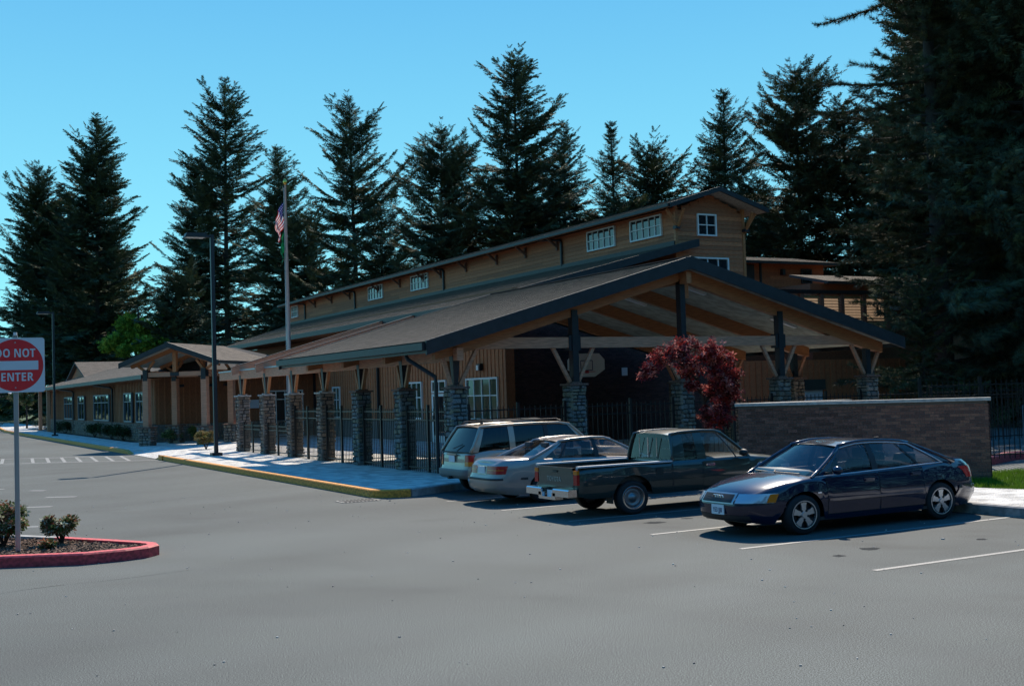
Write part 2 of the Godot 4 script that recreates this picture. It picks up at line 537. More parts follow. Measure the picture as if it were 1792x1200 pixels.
func ground() -> void:
	var g := Mb.new()
	flat([[-1200, -1300], [1200, -1300], [1200, 300], [-1200, 300]], -0.06, g)
	struct("ground", g, M.soil)
	var n1 := FastNoiseLite.new()
	n1.seed = 11; n1.frequency = 0.09; n1.fractal_octaves = 4
	var n2 := FastNoiseLite.new()
	n2.seed = 12; n2.frequency = 0.55; n2.fractal_octaves = 3
	var xs := []
	var zs := []
	var x := -70.0
	while x < 60.0:
		xs.append(x)
		x += 0.4 if x >= -12.0 and x < 18.0 else 4.0
	var z := -125.0
	while z < 25.0:
		zs.append(z)
		z += 0.4 if z >= -50.0 and z < -2.0 else 2.5
	var a := Mb.new()
	var shade := func(px: float, pz: float) -> Color:
		var s := 1.0 + 0.3 * n1.get_noise_2d(px * 0.45 - pz * 0.2, pz + px * 0.25) + 0.22 * n2.get_noise_2d(px * 0.22 - pz * 0.1, pz * 0.8 + px * 0.35)
		# wheel tracks of cars swinging round from the drive, a darker newer patch, drips in the stalls
		var r := Vector2(px + 6.0, pz + 4.0).length()
		s -= 0.1 * exp(-pow((r - 13.5) / 0.35, 2)) + 0.1 * exp(-pow((r - 15.2) / 0.35, 2)) + 0.07 * exp(-pow((r - 18.6) / 0.4, 2))
		if px > 9.8 and px < 15.0 and pz < -9.0 and pz > -23.0:
			s -= 0.12
			if n2.get_noise_2d(px * 1.7 + 40.0, pz * 1.7) > 0.33: s -= 0.18
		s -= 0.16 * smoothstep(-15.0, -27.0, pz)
		if n1.get_noise_2d(px * 2.0 - 70.0, pz * 2.6) > 0.34: s -= 0.10
		return Color(0.205 * s, 0.236 * s, 0.224 * s)
	var tone := []
	for i in xs.size():
		var row := []
		for j in zs.size(): row.append(shade.call(xs[i], zs[j]))
		tone.append(row)
	for i in xs.size() - 1:
		for j in zs.size() - 1:
			var p := [Vector3(xs[i], 0, zs[j]), Vector3(xs[i + 1], 0, zs[j]), Vector3(xs[i + 1], 0, zs[j + 1]), Vector3(xs[i], 0, zs[j + 1])]
			var k := [tone[i][j], tone[i + 1][j], tone[i + 1][j + 1], tone[i][j + 1]]
			for m in [0, 1, 2, 0, 2, 3]:
				a.v.append(p[m]); a.c.append(k[m])
	struct("parking_lot", a, M.asphalt)

	# painted markings
	var l := Mb.new()
	for zz in [-9.65, -11.95, -13.92, -16.2, -18.5, -20.8]:
		strip(l, [9.7, zz + 0.02], [14.85, zz], 0.085, 0.004)
	struct("stall_markings", l, M.line)
	var c := Mb.new()
	strip(c, [8.9, -48.1], [-14.0, -64.7], 0.2, 0.0035)
	strip(c, [8.9, -43.55], [-14.0, -60.1], 0.2, 0.0035)
	var xx := 8.4
	while xx > -12.0:
		var zz0 := -48.0 + (xx - 8.9) * 0.725
		strip(c, [xx, zz0], [xx - 0.4, zz0 + 4.1], 0.12, 0.0045)
		xx -= 0.505
	struct("crosswalk_markings", c, M.line)
	var d := Mb.new()
	strip(d, [2.9, -21.85], [-3.5, -25.0], 0.2, 0.004)
	strip(d, [3.15, -26.2], [-3.5, -29.5], 0.2, 0.004)
	strip(d, [3.95, -28.5], [3.35, -28.9], 0.2, 0.004)
	strip(d, [2.8, -32.7], [-4.0, -36.0], 0.2, 0.004)
	strip(d, [3.6, -31.2], [3.3, -31.5], 0.2, 0.004)
	struct("aisle_markings", d, M.line)

	# sealed cracks, oil drips, a drain by the kerb
	var tar := Mb.new()
	for e in [[[4.2, -25.0], [8.8, -27.5]], [[-6.0, -13.5], [3.5, -14.9]]]:
		var p := Vector2(e[0][0], e[0][1])
		var q := Vector2(e[1][0], e[1][1])
		var last := p
		for i in range(1, 25):
			var o := p.lerp(q, i / 24.0)
			o += (q - p).orthogonal().normalized() * 0.32 * n2.get_noise_2d(o.x * 0.9 + 30.0, o.y * 0.9)
			strip(tar, [last.x, last.y], [o.x, o.y], rng.randf_range(0.004, 0.01), 0.0022)
			last = o
	struct("sealed_cracks", tar, M.tar)
	var oil := Mb.new()
	for e in [[10.6, -15.1, 0.16], [11.3, -15.2, 0.1], [10.2, -10.7, 0.09], [10.9, -10.9, 0.13], [12.6, -10.6, 0.08]]:
		var pts := []
		for i in 14:
			var an := TAU * i / 14.0
			var rr: float = e[2] * (0.8 + 0.5 * n2.get_noise_2d(cos(an) * 2.0 + e[0] * 3.0, sin(an) * 2.0 + e[1]))
			pts.append([e[0] + cos(an) * rr * 1.2, e[1] + sin(an) * rr])
		flat(pts, 0.0018, oil)
	struct("oil_stains", oil, M.oil)
	var dg := thing("storm_drain", "dark iron drain grate in the asphalt beside the yellow kerb corner", "drain", Vector3(8.45, 0.004, -22.3))
	boxpart("frame", Vector3.ZERO, Vector3(0.8, 0.012, 0.5), M.grey_clad, dg)
	for i in 9: boxpart("bar", Vector3(-0.32 + i * 0.08, 0.008, 0), Vector3(0.03, 0.012, 0.42), M.black_iron, dg)
	var grit := Mb.new()
	grit.box(Vector3.ZERO, Vector3(0.02, 0.012, 0.016))
	var gx := []
	var gc := []
	for i in 420:
		gx.append(Transform3D(Basis(Vector3.UP, rng.randf() * TAU).scaled(Vector3.ONE * rng.randf_range(0.3, 1.0) * (2.4 if rng.randf() < 0.012 else 1.0)), Vector3(rng.randf_range(-6, 15), 0.004, rng.randf_range(-26, -3.5))))
		var gg := rng.randf_range(0.12, 0.6)
		gc.append(Color(gg, gg, gg * 0.93))
	var gs0 := scatter("grit", grit.mesh(), M.chip, gx, gc, self)
	gs0.scale = Vector3.ONE * K
	tag(gs0, "loose grit and tiny pebbles strewn over the asphalt", "grit", "", "stuff")

	# raised walks: slab panels with joints
	var w := Mb.new()
	var joints := Mb.new()
	var slabs := [
		[[9.12, -22.6], [9.55, -22.55], [11.2, -23.35], [15.1, -23.35], [27.5, -23.35], [27.5, -36.9], [19.7, -36.9], [19.7, -58], [11.7, -58], [11.7, -51.2], [9.12, -51.2], [9.12, -50.6], [10.4, -50.2], [10.4, -43.7], [9.12, -43.2]],
		[[9.12, -51.2], [11.7, -51.2], [11.7, -58], [10.9, -60], [10.9, -106], [13.5, -112], [13.5, -160], [12.2, -160], [10.1, -122], [9.12, -104]],
		[[15.02, -9.0], [15.02, -14.6], [15.5, -15.6], [17.1, -15.6], [17.1, -14.4], [17.4, -13.4], [19.2, -10.4], [19.2, -9.0], [24, 2], [18, 2]],
	]
	for s in slabs:
		flat(s, 0.15, w)
		for i in s.size():
			var p: Array = s[i]
			var q: Array = s[(i + 1) % s.size()]
			w.quad(Vector3(p[0], 0.15, p[1]), Vector3(q[0], 0.15, q[1]), Vector3(q[0], -0.04, q[1]), Vector3(p[0], -0.04, p[1]))
	w.quad(Vector3(9.0, 0.012, -43.2), Vector3(10.4, 0.149, -43.7), Vector3(10.4, 0.149, -50.2), Vector3(9.0, 0.012, -50.6))
	w.tri(Vector3(9.0, 0.012, -43.2), Vector3(9.12, 0.149, -43.2), Vector3(10.4, 0.149, -43.7))
	w.tri(Vector3(9.0, 0.012, -50.6), Vector3(10.4, 0.149, -50.2), Vector3(9.12, 0.149, -50.6))
	struct("walkway", w, M.concrete)
	var zj := -24.6
	while zj > -58.0:
		if not (zj < -43.0 and zj > -50.7): strip(joints, [9.2, zj], [19.6, zj], 0.012, 0.1535)
		zj -= 1.55
	for xj in [10.45, 11.9, 13.8, 15.8, 17.8]: strip(joints, [xj, -24.2], [xj, -45.0], 0.012, 0.1537)
	for zj2 in [-10.5, -12.0, -13.5]: strip(joints, [15.1, zj2], [17.0, zj2 - 0.1], 0.014, 0.1535)
	struct("walkway_joints", joints, M.kerb)

	# kerbs, painted yellow along the drive
	var y := Mb.new()
	var kerb := func(b: Mb, pts: Array, wd: float, hh: float) -> void:
		for i in pts.size() - 1:
			var p := Vector3(pts[i][0], 0, pts[i][1])
			var q := Vector3(pts[i + 1][0], 0, pts[i + 1][1])
			var up := Vector3.UP * hh
			var sd := (q - p).cross(Vector3.UP).normalized() * wd / 2
			var sp := sd
			var sq := sd
			if i > 0: sp = (sd + (p - Vector3(pts[i - 1][0], 0, pts[i - 1][1])).cross(Vector3.UP).normalized() * wd / 2) / 2
			if i < pts.size() - 2: sq = (sd + (Vector3(pts[i + 2][0], 0, pts[i + 2][1]) - q).cross(Vector3.UP).normalized() * wd / 2) / 2
			var inn := up - Vector3.UP * 0.02
			b.quad(p - sp, q - sq, q - sq + inn, p - sp + inn); b.quad(p + sp, q + sq, q + sq + inn, p + sp + inn)
			b.quad(p - sp + inn, q - sq + inn, q - sq * 0.75 + up, p - sp * 0.75 + up); b.quad(p + sp + inn, q + sq + inn, q + sq * 0.75 + up, p + sp * 0.75 + up)
			b.quad(p - sp * 0.75 + up, q - sq * 0.75 + up, q + sq * 0.75 + up, p + sp * 0.75 + up)
			if i == 0: b.quad(p - sp, p + sp, p + sp + up, p - sp + up)
			if i == pts.size() - 2: b.quad(q - sq, q + sq, q + sq + up, q - sq + up)
	var bend := []
	for i in 7:
		var an := PI * i / 12.0
		bend.append([9.62 - 0.6 * cos(an), -22.9 + 0.5 * sin(an)])
	bend.reverse()
	var run := bend.duplicate()
	for i in 12: run.append([9.03, -23.4 - i * 1.9])
	run.append([9.03, -43.2])
	kerb.call(y, run, 0.19, 0.163)
	kerb.call(y, [[9.03, -50.6], [9.03, -60], [9.03, -84], [9.05, -104], [10.05, -122], [12.1, -160]], 0.19, 0.163)
	struct("yellow_kerb", y, M.yellow)
	var ramp := Mb.new()
	ramp.quad(Vector3(8.94, 0.163, -43.2), Vector3(9.12, 0.163, -43.2), Vector3(9.12, 0.02, -44.4), Vector3(8.94, 0.02, -44.4))
	ramp.quad(Vector3(8.94, 0.163, -43.2), Vector3(8.94, 0.02, -44.4), Vector3(8.94, 0.0, -44.4), Vector3(8.94, 0.0, -43.2))
	ramp.quad(Vector3(8.94, 0.163, -50.6), Vector3(9.12, 0.163, -50.6), Vector3(9.12, 0.02, -49.3), Vector3(8.94, 0.02, -49.3))
	ramp.quad(Vector3(8.94, 0.163, -50.6), Vector3(8.94, 0.02, -49.3), Vector3(8.94, 0.0, -49.3), Vector3(8.94, 0.0, -50.6))
	struct("yellow_kerb_ramp", ramp, M.yellow)
	var k2 := Mb.new()
	kerb.call(k2, [[9.62, -22.42], [11.25, -23.22], [15.0, -23.25], [15.0, -15.8]], 0.17, 0.16)
	kerb.call(k2, [[15.0, -15.8], [14.97, -14.0], [14.97, -9.0], [18, 2]], 0.17, 0.16)
	struct("plain_kerb", k2, M.kerb)
	var rk := Mb.new()
	kerb.call(rk, [[21.5, -18.6], [25.0, -20.0], [32, -18.0]], 0.3, 0.2)
	struct("red_kerb_beyond_the_wall", rk, M.red_kerb)

	# planted ground
	var bed := Mb.new()
	flat([[15.1, -15.8], [17.1, -15.62], [17.1, -23.3], [15.1, -23.25]], 0.1, bed)
	flat([[10.92, -60.0], [11.7, -58.5], [11.7, -95], [10.92, -95]], 0.12, bed)
	struct("planting_bed", bed, M.mulch)
	var gr := Mb.new()
	flat([[17.12, -23.3], [17.12, -14.45], [17.42, -13.42], [19.22, -10.4], [24, 2], [32, 2], [22, -16.6], [19.6, -17.2], [19.4, -23.3]], 0.13, gr)
	struct("lawn", gr, M.lawn)
	var far := Mb.new()
	flat([[13.6, -112], [40, -112], [80, -300], [-120, -300], [-120, -160], [12, -160], [13.6, -140]], 0.05, far)
	struct("far_lawn", far, M.lawn)
	var blade := Mb.new()
	for i in 5:
		var an := TAU * i / 5.0
		var o := Vector3(cos(an), 0, sin(an)) * 0.03
		blade.tri(o - Vector3(0.006, 0, 0), o + Vector3(0.006, 0, 0), o * 1.9 + Vector3(0, 0.08, 0))
	var xf := []
	var co := []
	for i in 9000:
		var px := rng.randf_range(17.1, 22.0)
		var pz := rng.randf_range(-18.0, -10.5)
		if pz > -14.4 and px < 17.5 + (pz + 13.4) * 0.62: continue
		if pz < -16.2 - (22.0 - px) * 0.15: continue
		xf.append(Transform3D(Basis(Vector3.UP, rng.randf() * TAU).scaled(Vector3.ONE * rng.randf_range(0.7, 1.4)), Vector3(px, 0.125, pz)))
		var s := rng.randf_range(0.7, 1.3)
		co.append(Color(0.1 * s, 0.19 * s, 0.018 * s))
	var gs := scatter("grass", blade.mesh(), M.leaf, xf, co, self)
	gs.scale = Vector3.ONE * K
	tag(gs, "short bright green grass beside the right end of the brick wall", "grass", "", "stuff")

# covered play shelter with the open gable
func shelter() -> void:
	var t := thing("covered_shelter", "big open timber shelter with brown gabled roof on stone columns", "shelter")
	var el := Vector3(11.2, 3.32, -24.75)
	var rl := Vector3(18.8, 5.47, -24.75)
	var er := Vector3(26.4, 3.32, -24.75)
	var back := Vector3(0, 0, -11.25)
	var front := Vector3(0, 0, 0.0)
	slab("roof", el, rl, rl + back, el + back, 0.12, M.roof_deck, t)
	slab("roof", er, rl, rl + back, er + back, 0.12, M.roof_deck, t)
	shingles(t, el + back + Vector3(-0.06, -0.01, 0), el + Vector3(-0.06, -0.01, 0.05), rl + Vector3(0, 0, 0.05), rl + back, 0.26, 0.13, 1.1)
	shingles(t, er + Vector3(0.06, -0.01, 0.05), er + back + Vector3(0.06, -0.01, 0), rl + back, rl + Vector3(0, 0, 0.05), 0.26, 0.13, 1.1)
	slab("ceiling", el + Vector3(0.15, 0.03, 0), rl, rl + back, el + back + Vector3(0.15, 0.03, 0), 0.03, M.ceiling, t, 0.17)
	slab("ceiling", er + Vector3(-0.15, 0.03, 0), rl, rl + back, er + back + Vector3(-0.15, 0.03, 0), 0.03, M.ceiling, t, 0.17)
	# fascias
	for s in [-1.0, 1.0]:
		for zz in [-24.7, -36.04]:
			var b := Mb.new()
			var x0: float = 18.8 + s * 7.68
			var up := 0.035
			var dn := 0.3
			b.prism(PackedVector2Array([Vector2(x0, 3.32 - 0.022 + up), Vector2(18.8, 5.47 + up), Vector2(18.8, 5.47 - dn), Vector2(x0, 3.32 - 0.022 - dn)]), zz - 0.03, zz + 0.03)
			obj("rake_fascia", b, M.fascia, t)
		boxpart("eave_gutter", Vector3(18.8 + s * 7.7, 3.2, -30.4), Vector3(0.12, 0.17, 11.3), M.fascia, t)
		boxpart("eave_fascia", Vector3(18.8 + s * 7.6, 3.17, -30.4), Vector3(0.05, 0.24, 11.28), M.steel, t)
	boxpart("ridge_cap", Vector3(18.8, 5.49, -30.35), Vector3(0.26, 0.02, 11.3), M.cap_brown, t)
	# glulam rafters in four frames, tails past the posts
	for zz in [-25.24, -28.34, -31.44, -34.54]:
		for s in [-1.0, 1.0]:
			var b := Mb.new()
			var x1: float = 18.8 + s * 7.25
			var yy := func(x: float) -> float: return 5.47 - absf(x - 18.8) * 0.283 - 0.215
			b.prism(PackedVector2Array([Vector2(18.8 + s * 0.02, yy.call(18.8)), Vector2(x1, yy.call(x1)), Vector2(x1, yy.call(x1) - 0.3), Vector2(18.8 + s * 6.6, yy.call(18.8 + 6.6) - 0.36), Vector2(18.8 + s * 0.02, yy.call(18.8) - 0.36)]), zz - 0.09, zz + 0.09)
			obj("rafter", b, M.glulam, t)
	boxpart("ridge_beam", Vector3(18.8, 4.95, -30.4), Vector3(0.16, 0.3, 11.2), M.glulam, t)
	# tie beam of the front frame with steel at its joints
	for seg in [[12.35, 15.25], [15.59, 18.64], [18.96, 21.98], [22.32, 25.25]]:
		boxpart("tie_beam", Vector3((seg[0] + seg[1]) / 2, 3.28, -25.24), Vector3(seg[1] - seg[0], 0.27, 0.17), M.timber, t)
	for x in [15.42, 22.15]:
		boxpart("steel_plate", Vector3(x, 3.27, -25.24), Vector3(0.34, 0.38, 0.22), M.steel, t)
		boxpart("queen_post", Vector3(x, 3.16, -25.2), Vector3(0.17, 1.88, 0.2), M.steel, t)
		boxpart("queen_post", Vector3(x + 0.15, 3.72, -25.3), Vector3(0.1, 0.62, 0.09), M.steel, t)
	boxpart("king_post", Vector3(18.8, 3.58, -25.2), Vector3(0.16, 2.72, 0.2), M.steel, t)
	boxpart("king_post_wood", Vector3(18.98, 4.75, -25.26), Vector3(0.16, 0.62, 0.16), M.glulam, t)
	boxpart("steel_plate", Vector3(18.8, 3.27, -25.24), Vector3(0.32, 0.38, 0.22), M.steel, t)
	# columns
	var spots := [[12.1, -25.24, true], [15.42, -25.24, true], [12.1, -28.34, true], [12.1, -31.44, true], [18.8, -25.24, false], [22.15, -25.24, false], [25.48, -25.24, false],
		[12.1, -34.54, false], [12.1, -37.6, false], [12.1, -40.68, false], [12.1, -43.86, false], [25.48, -28.34, false], [25.48, -31.44, false], [25.48, -34.54, false]]
	for s in spots:
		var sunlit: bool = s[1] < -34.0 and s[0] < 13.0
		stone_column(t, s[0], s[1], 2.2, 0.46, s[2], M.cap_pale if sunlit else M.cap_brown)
	# posts and V braces
	for s in spots:
		var x: float = s[0]
		var z: float = s[1]
		if x < 13.0:
			var b := Mb.new()
			var wd := 0.1
			b.quad(Vector3(x - 0.05, 2.28, z + 0.06), Vector3(x - 0.05, 2.28, z - 0.06), Vector3(x - wd, 3.0, z - wd), Vector3(x - wd, 3.0, z + wd))
			b.quad(Vector3(x + 0.05, 2.28, z - 0.06), Vector3(x + 0.05, 2.28, z + 0.06), Vector3(x + wd, 3.0, z + wd), Vector3(x + wd, 3.0, z - wd))
			b.quad(Vector3(x - 0.05, 2.28, z - 0.06), Vector3(x + 0.05, 2.28, z - 0.06), Vector3(x + wd, 3.0, z - wd), Vector3(x - wd, 3.0, z - wd))
			b.quad(Vector3(x - 0.05, 2.28, z + 0.06), Vector3(x + 0.05, 2.28, z + 0.06), Vector3(x + wd, 3.0, z + wd), Vector3(x - wd, 3.0, z + wd))
			obj("steel_post", b, M.steel, t)
			for sg in [-1.0, 1.0]:
				if z > -26.0 and sg > 0: continue
				var br := Mb.new()
				br.bar(Vector3(x, 2.29, z + sg * 0.12), Vector3(x, 2.93, z + sg * 0.42), 0.09, 0.09)
				obj("brace", br, M.glulam, t)
		elif x > 25.0:
			boxpart("steel_post", Vector3(x, 2.72, z), Vector3(0.17, 0.9, 0.17), M.steel, t)
		if z > -25.5 or x > 25.0:
			for sg in [-1.0, 1.0]:
				var rr := 0.6
				if x < 13.0 and sg < 0: rr = 0.38
				var br := Mb.new()
				br.bar(Vector3(x + sg * 0.12, 2.29, z), Vector3(x + sg * rr, 3.16, z), 0.085, 0.085)
				obj("brace", br, M.timber, t)
	# beam on the left colonnade, capped with metal where it runs bare
	var bz := -24.9
	for i in 7:
		var z2 := -28.34 - i * 3.11
		if i == 6: z2 = -46.9
		boxpart("colonnade_beam", Vector3(12.1, 3.02, (bz + z2) / 2), Vector3(0.17, 0.3, absf(z2 - bz) - 0.03), M.timber, t)
		bz = z2
	boxpart("beam_flashing", Vector3(12.1, 3.2, -41.5), Vector3(0.24, 0.05, 10.8), M.flashing, t)
	# bare rafters beyond the roof
	for zz in [-37.6, -40.68, -43.86]:
		var b := Mb.new()
		b.prism(PackedVector2Array([Vector2(11.7, 3.3), Vector2(18.6, 5.28), Vector2(18.6, 5.0), Vector2(11.7, 3.02)]), zz - 0.08, zz + 0.08)
		obj("open_rafter", b, M.timber, t)
		b = Mb.new()
		b.prism(PackedVector2Array([Vector2(11.7, 3.325), Vector2(18.6, 5.305), Vector2(18.6, 5.283), Vector2(11.7, 3.303)]), zz - 0.1, zz + 0.1)
		obj("rafter_flashing", b, M.roof_deck, t)
	# downspout at the corner column
	var ds := Mb.new()
	ds.tube([Vector3(11.25, 3.15, -26.3), Vector3(11.3, 2.95, -26.2), Vector3(11.76, 2.5, -25.62), Vector3(11.76, 2.3, -25.6), Vector3(11.76, 0.2, -25.6)], [0.05], 6)
	obj("downspout", ds, M.steel, t)
	ds = Mb.new()
	ds.tube([Vector3(26.3, 3.15, -25.6), Vector3(26.25, 2.95, -25.6), Vector3(25.82, 2.45, -25.35), Vector3(25.82, 0.2, -25.35)], [0.05], 6)
	obj("downspout", ds, M.steel, t)
	# strip lights under the ceiling, switched off
	for p in [[20.1, -26.4, 1], [23.2, -28.9, 1], [23.4, -26.4, 1], [20.3, -29.6, 1], [15.6, -27.0, -1], [14.6, -29.8, -1], [16.2, -31.5, -1], [21.4, -32.2, 1]]:
		var sl: float = -0.283 * p[2]
		var d := Vector3(1, sl, 0).normalized()
		var yy := 5.47 - absf(p[0] - 18.8) * 0.283 - 0.31
		boxpart("strip_light", Vector3(p[0], yy, p[1]), Vector3(0.95, 0.06, 0.14), M.white_metal, t, Basis(d, Vector3(0, 0, 1).cross(d), Vector3(0, 0, 1)))
	# basketball backboard on the brick wall behind
	var bb := thing("basketball_backboard", "pale fan shaped basketball backboard on the dark brick wall", "backboard", Vector3(22.6, 2.95, -36.1))
	var poly := PackedVector2Array([Vector2(-0.78, 0.2), Vector2(-0.55, 0.43), Vector2(0.55, 0.43), Vector2(0.78, 0.2), Vector2(0.78, -0.16), Vector2(0.35, -0.42), Vector2(-0.35, -0.42), Vector2(-0.78, -0.16)])
	var pb := Mb.new()
	pb.prism(poly, -0.02, 0.02)
	obj("board", pb, M.white_metal, bb)
	pb = Mb.new()
	for e in [[0, 0.17, 0.5, 0.03], [0, -0.18, 0.5, 0.03], [-0.25, 0, 0.03, 0.33], [0.25, 0, 0.03, 0.33]]:
		pb.box(Vector3(e[0], e[1], 0.024), Vector3(e[2], e[3], 0.006))
	obj("target_square", pb, M.print_dark, bb)
	pb = Mb.new()
	var ring := []
	for i in 13: ring.append(Vector3(0.2 * cos(TAU * i / 12), -0.24, 0.24 + 0.2 * sin(TAU * i / 12)))
	pb.tube(ring, [0.009], 5, false)
	pb.box(Vector3(0, -0.24, 0.03), Vector3(0.14, 0.1, 0.03))
	obj("rim", pb, M.red_kerb, bb)
	pb = Mb.new()
	for sx in [-0.25, 0.25]: pb.bar(Vector3(sx, 0, -0.02), Vector3(sx, 0.1, -0.75), 0.04, 0.04)
	obj("bracket", pb, M.steel, bb)
	var pn := thing("wall_notice", "small pale notice on the dark brick wall near the red tree", "notice", Vector3(24.75, 2.7, -36.83))
	boxpart("board", Vector3.ZERO, Vector3(0.24, 0.3, 0.03), M.white_metal, pn)

func gable_clip(xl: float, xr: float, yr: float, sl: float) -> Callable:
	return func(y: float) -> Vector2:
		var mid := (xl + xr) / 2
		var half := minf((xr - xl) / 2, (yr - y) / sl)
		return Vector2(mid - half - xl, mid + half - xl)

func hall() -> void:
	var t := thing("main_hall", "long brown timber hall with raised row of small white windows", "building")
	var zf := -37.0
	# lower walls
	var core := Mb.new()
	core.box(Vector3(24.9, 2.5, -62.0), Vector3(10.36, 5.0, 49.9))
	obj("wall", core, M.boards0, t)
	battens(t, Vector3(19.72, 0, -58.0), Vector3(19.72, 0, -37.0), 1.0, 4.9, 0.3, Vector3.LEFT)
	var wain := boxpart("wainscot", Vector3(19.68, 0.55, -47.7), Vector3(0.08, 0.86, 20.5), M.stone1, t)
	boxpart("wainscot_sill", Vector3(19.66, 1.0, -47.7), Vector3(0.14, 0.05, 20.5), M.cap_brown, t)
	# the corner board and the dark brick end wall under the shelter
	boxpart("corner_post", Vector3(19.86, 2.5, -36.92), Vector3(0.36, 4.7, 0.14), M.boards1, t)
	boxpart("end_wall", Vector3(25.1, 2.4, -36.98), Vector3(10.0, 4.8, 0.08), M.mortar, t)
	var br := Mb.new()
	var y := 0.17
	var r := 0
	while y < 4.7:
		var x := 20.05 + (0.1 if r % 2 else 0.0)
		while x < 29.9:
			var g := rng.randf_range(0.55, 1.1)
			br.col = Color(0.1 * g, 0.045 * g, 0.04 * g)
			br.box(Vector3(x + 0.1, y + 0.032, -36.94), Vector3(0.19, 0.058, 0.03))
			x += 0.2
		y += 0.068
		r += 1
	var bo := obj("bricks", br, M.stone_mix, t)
	bo.set_meta("kind", "stuff")
	# openings on the long side wall
	var o := func(z: float, yy: float) -> Vector3: return Vector3(19.7, yy, z)
	var u := Vector3.BACK
	window(t, o.call(-40.05, 1.05), u, Vector3.LEFT, 2.6, 1.58, 4, 2, M.green_glass, 0.07, null, 0.58)
	window(t, o.call(-45.8, 1.05), u, Vector3.LEFT, 1.6, 1.55, 3, 2, M.green_glass, 0.07, null, 0.58)
	window(t, o.call(-43.2, 2.12), u, Vector3.LEFT, 1.35, 0.5, 2, 1, M.green_glass, 0.07)
	window(t, o.call(-55.0, 1.05), u, Vector3.LEFT, 1.05, 1.52, 2, 2, M.green_glass, 0.07, null, 0.58)
	var dr := boxpart("door", Vector3(19.68, 1.1, -42.52), Vector3(0.1, 1.96, 1.35), M.white_frame, t)
	boxpart("pane", Vector3(19.62, 1.2, -42.52), Vector3(0.02, 1.55, 0.95), M.dark_glass, dr)
	boxpart("handle", Vector3(19.58, 1.1, -42.98), Vector3(0.05, 0.25, 0.03), M.steel, dr)
	boxpart("notice", Vector3(19.6, 1.78, -42.75), Vector3(0.012, 0.2, 0.16), M.sign_white, dr)
	for zz in [-48.9, -57.6]:
		boxpart("downspout", Vector3(19.62, 2.6, zz), Vector3(0.1, 4.9, 0.12), M.steel, t)
	var wl := boxpart("wall_light", Vector3(19.6, 3.02, -38.75), Vector3(0.14, 0.26, 0.26), M.steel, t)
	boxpart("lens", Vector3(19.51, 3.0, -38.75), Vector3(0.05, 0.18, 0.16), M.white_metal, wl)
	# aisle roof
	var ye := 5.17
	var yt := 7.62
	var e0 := Vector3(17.9, ye, -36.55)
	var t0 := Vector3(27.5, yt, -36.55)
	var e1 := Vector3(17.9, ye, -69.5)
	var t1 := Vector3(27.5, yt, -86.0)
	slab("aisle_roof", e1, e0, t0, t1, 0.14, M.roof_deck, t)
	shingles(t, e1, e0, t0 + Vector3(-0.25, -0.06, 0), t1, 0.36, 0.19, 0.95)
	var f := Mb.new()
	f.prism(PackedVector2Array([Vector2(17.85, ye + 0.02), Vector2(28.25, yt + 0.2), Vector2(28.25, yt - 0.1), Vector2(17.85, ye - 0.28)]), -36.57, -36.5)
	obj("rake_fascia", f, M.fascia, t)
	slab("rake_roof", Vector3(27.2, yt - 0.06, -36.95), Vector3(27.2, yt - 0.06, -36.55), Vector3(28.25, yt + 0.2, -36.55), Vector3(28.25, yt + 0.2, -36.95), 0.1, M.roof_deck, t)
	boxpart("eave_fascia", Vector3(17.86, ye - 0.11, -53.0), Vector3(0.1, 0.22, 32.9), M.fascia, t)
	slab("soffit", Vector3(17.95, ye - 0.2, -69.0), Vector3(17.95, ye - 0.2, -36.6), Vector3(19.8, ye - 0.12, -36.6), Vector3(19.8, ye - 0.12, -69.0), 0.03, M.boards1, t)
	boxpart("upper_wall", Vector3(24.0, 5.4, -53.2), Vector3(7.6, 0.9, 32.2), M.boards1, t)
	boxpart("roof_flashing", Vector3(27.45, yt + 0.03, -61.5), Vector3(0.12, 0.24, 49.0), M.fascia, t)
	# clerestory
	var xl := 27.5
	var xr := 30.85
	var wallc := Mb.new()
	wallc.box(Vector3((xl + xr) / 2, 7.2, -61.5), Vector3(xr - xl - 0.04, 3.8, 48.94))
	obj("clerestory_wall", wallc, M.siding1, t)
	lap(t, Vector3(xl, 0, -86.0), Vector3(xl, 0, zf), yt + 0.12, 9.08, 0.17, Vector3.LEFT, 5.5)
	var yr := 9.72
	var gw := Mb.new()
	gw.prism(PackedVector2Array([Vector2(xl, 9.0), Vector2(xr, 9.0), Vector2((xl + xr) / 2, 9.66)]), zf - 0.1, zf - 0.03)
	obj("gable_wall", gw, M.siding0, t)
	lap(t, Vector3(xl, 0, zf), Vector3(xr, 0, zf), 5.6, 9.62, 0.17, Vector3.BACK, 9.0, gable_clip(xl, xr, 9.72, 0.4))
	for e in [[xl, 0.0], [xr, 0.0]]:
		boxpart("corner_board", Vector3(e[0], 7.5, zf), Vector3(0.12, 3.3, 0.12), M.glulam, t)
	var rx := (xl + xr) / 2
	for s in [-1.0, 1.0]:
		var ee := Vector3(rx + s * 2.42, 9.86 - 2.42 * 0.31, -36.3)
		var rg := Vector3(rx, 9.86, -36.3)
		var bk := Vector3(0, 0, -50.3)
		slab("clerestory_roof", ee, rg, rg + bk, ee + bk, 0.1, M.roof_deck, t)
		shingles(t, ee + bk if s < 0 else ee, ee if s < 0 else ee + bk, rg if s < 0 else rg + bk, rg + bk if s < 0 else rg, 0.36, 0.2, 0.9)
		slab("clerestory_soffit", ee, rg, rg + bk, ee + bk, 0.03, M.glulam if s < 0 else M.cap_pale, t, 0.11)
		var rf := Mb.new()
		rf.prism(PackedVector2Array([Vector2(ee.x, ee.y + 0.03), Vector2(rx, 9.89), Vector2(rx, 9.7), Vector2(ee.x, ee.y - 0.16)]), -36.33, -36.26)
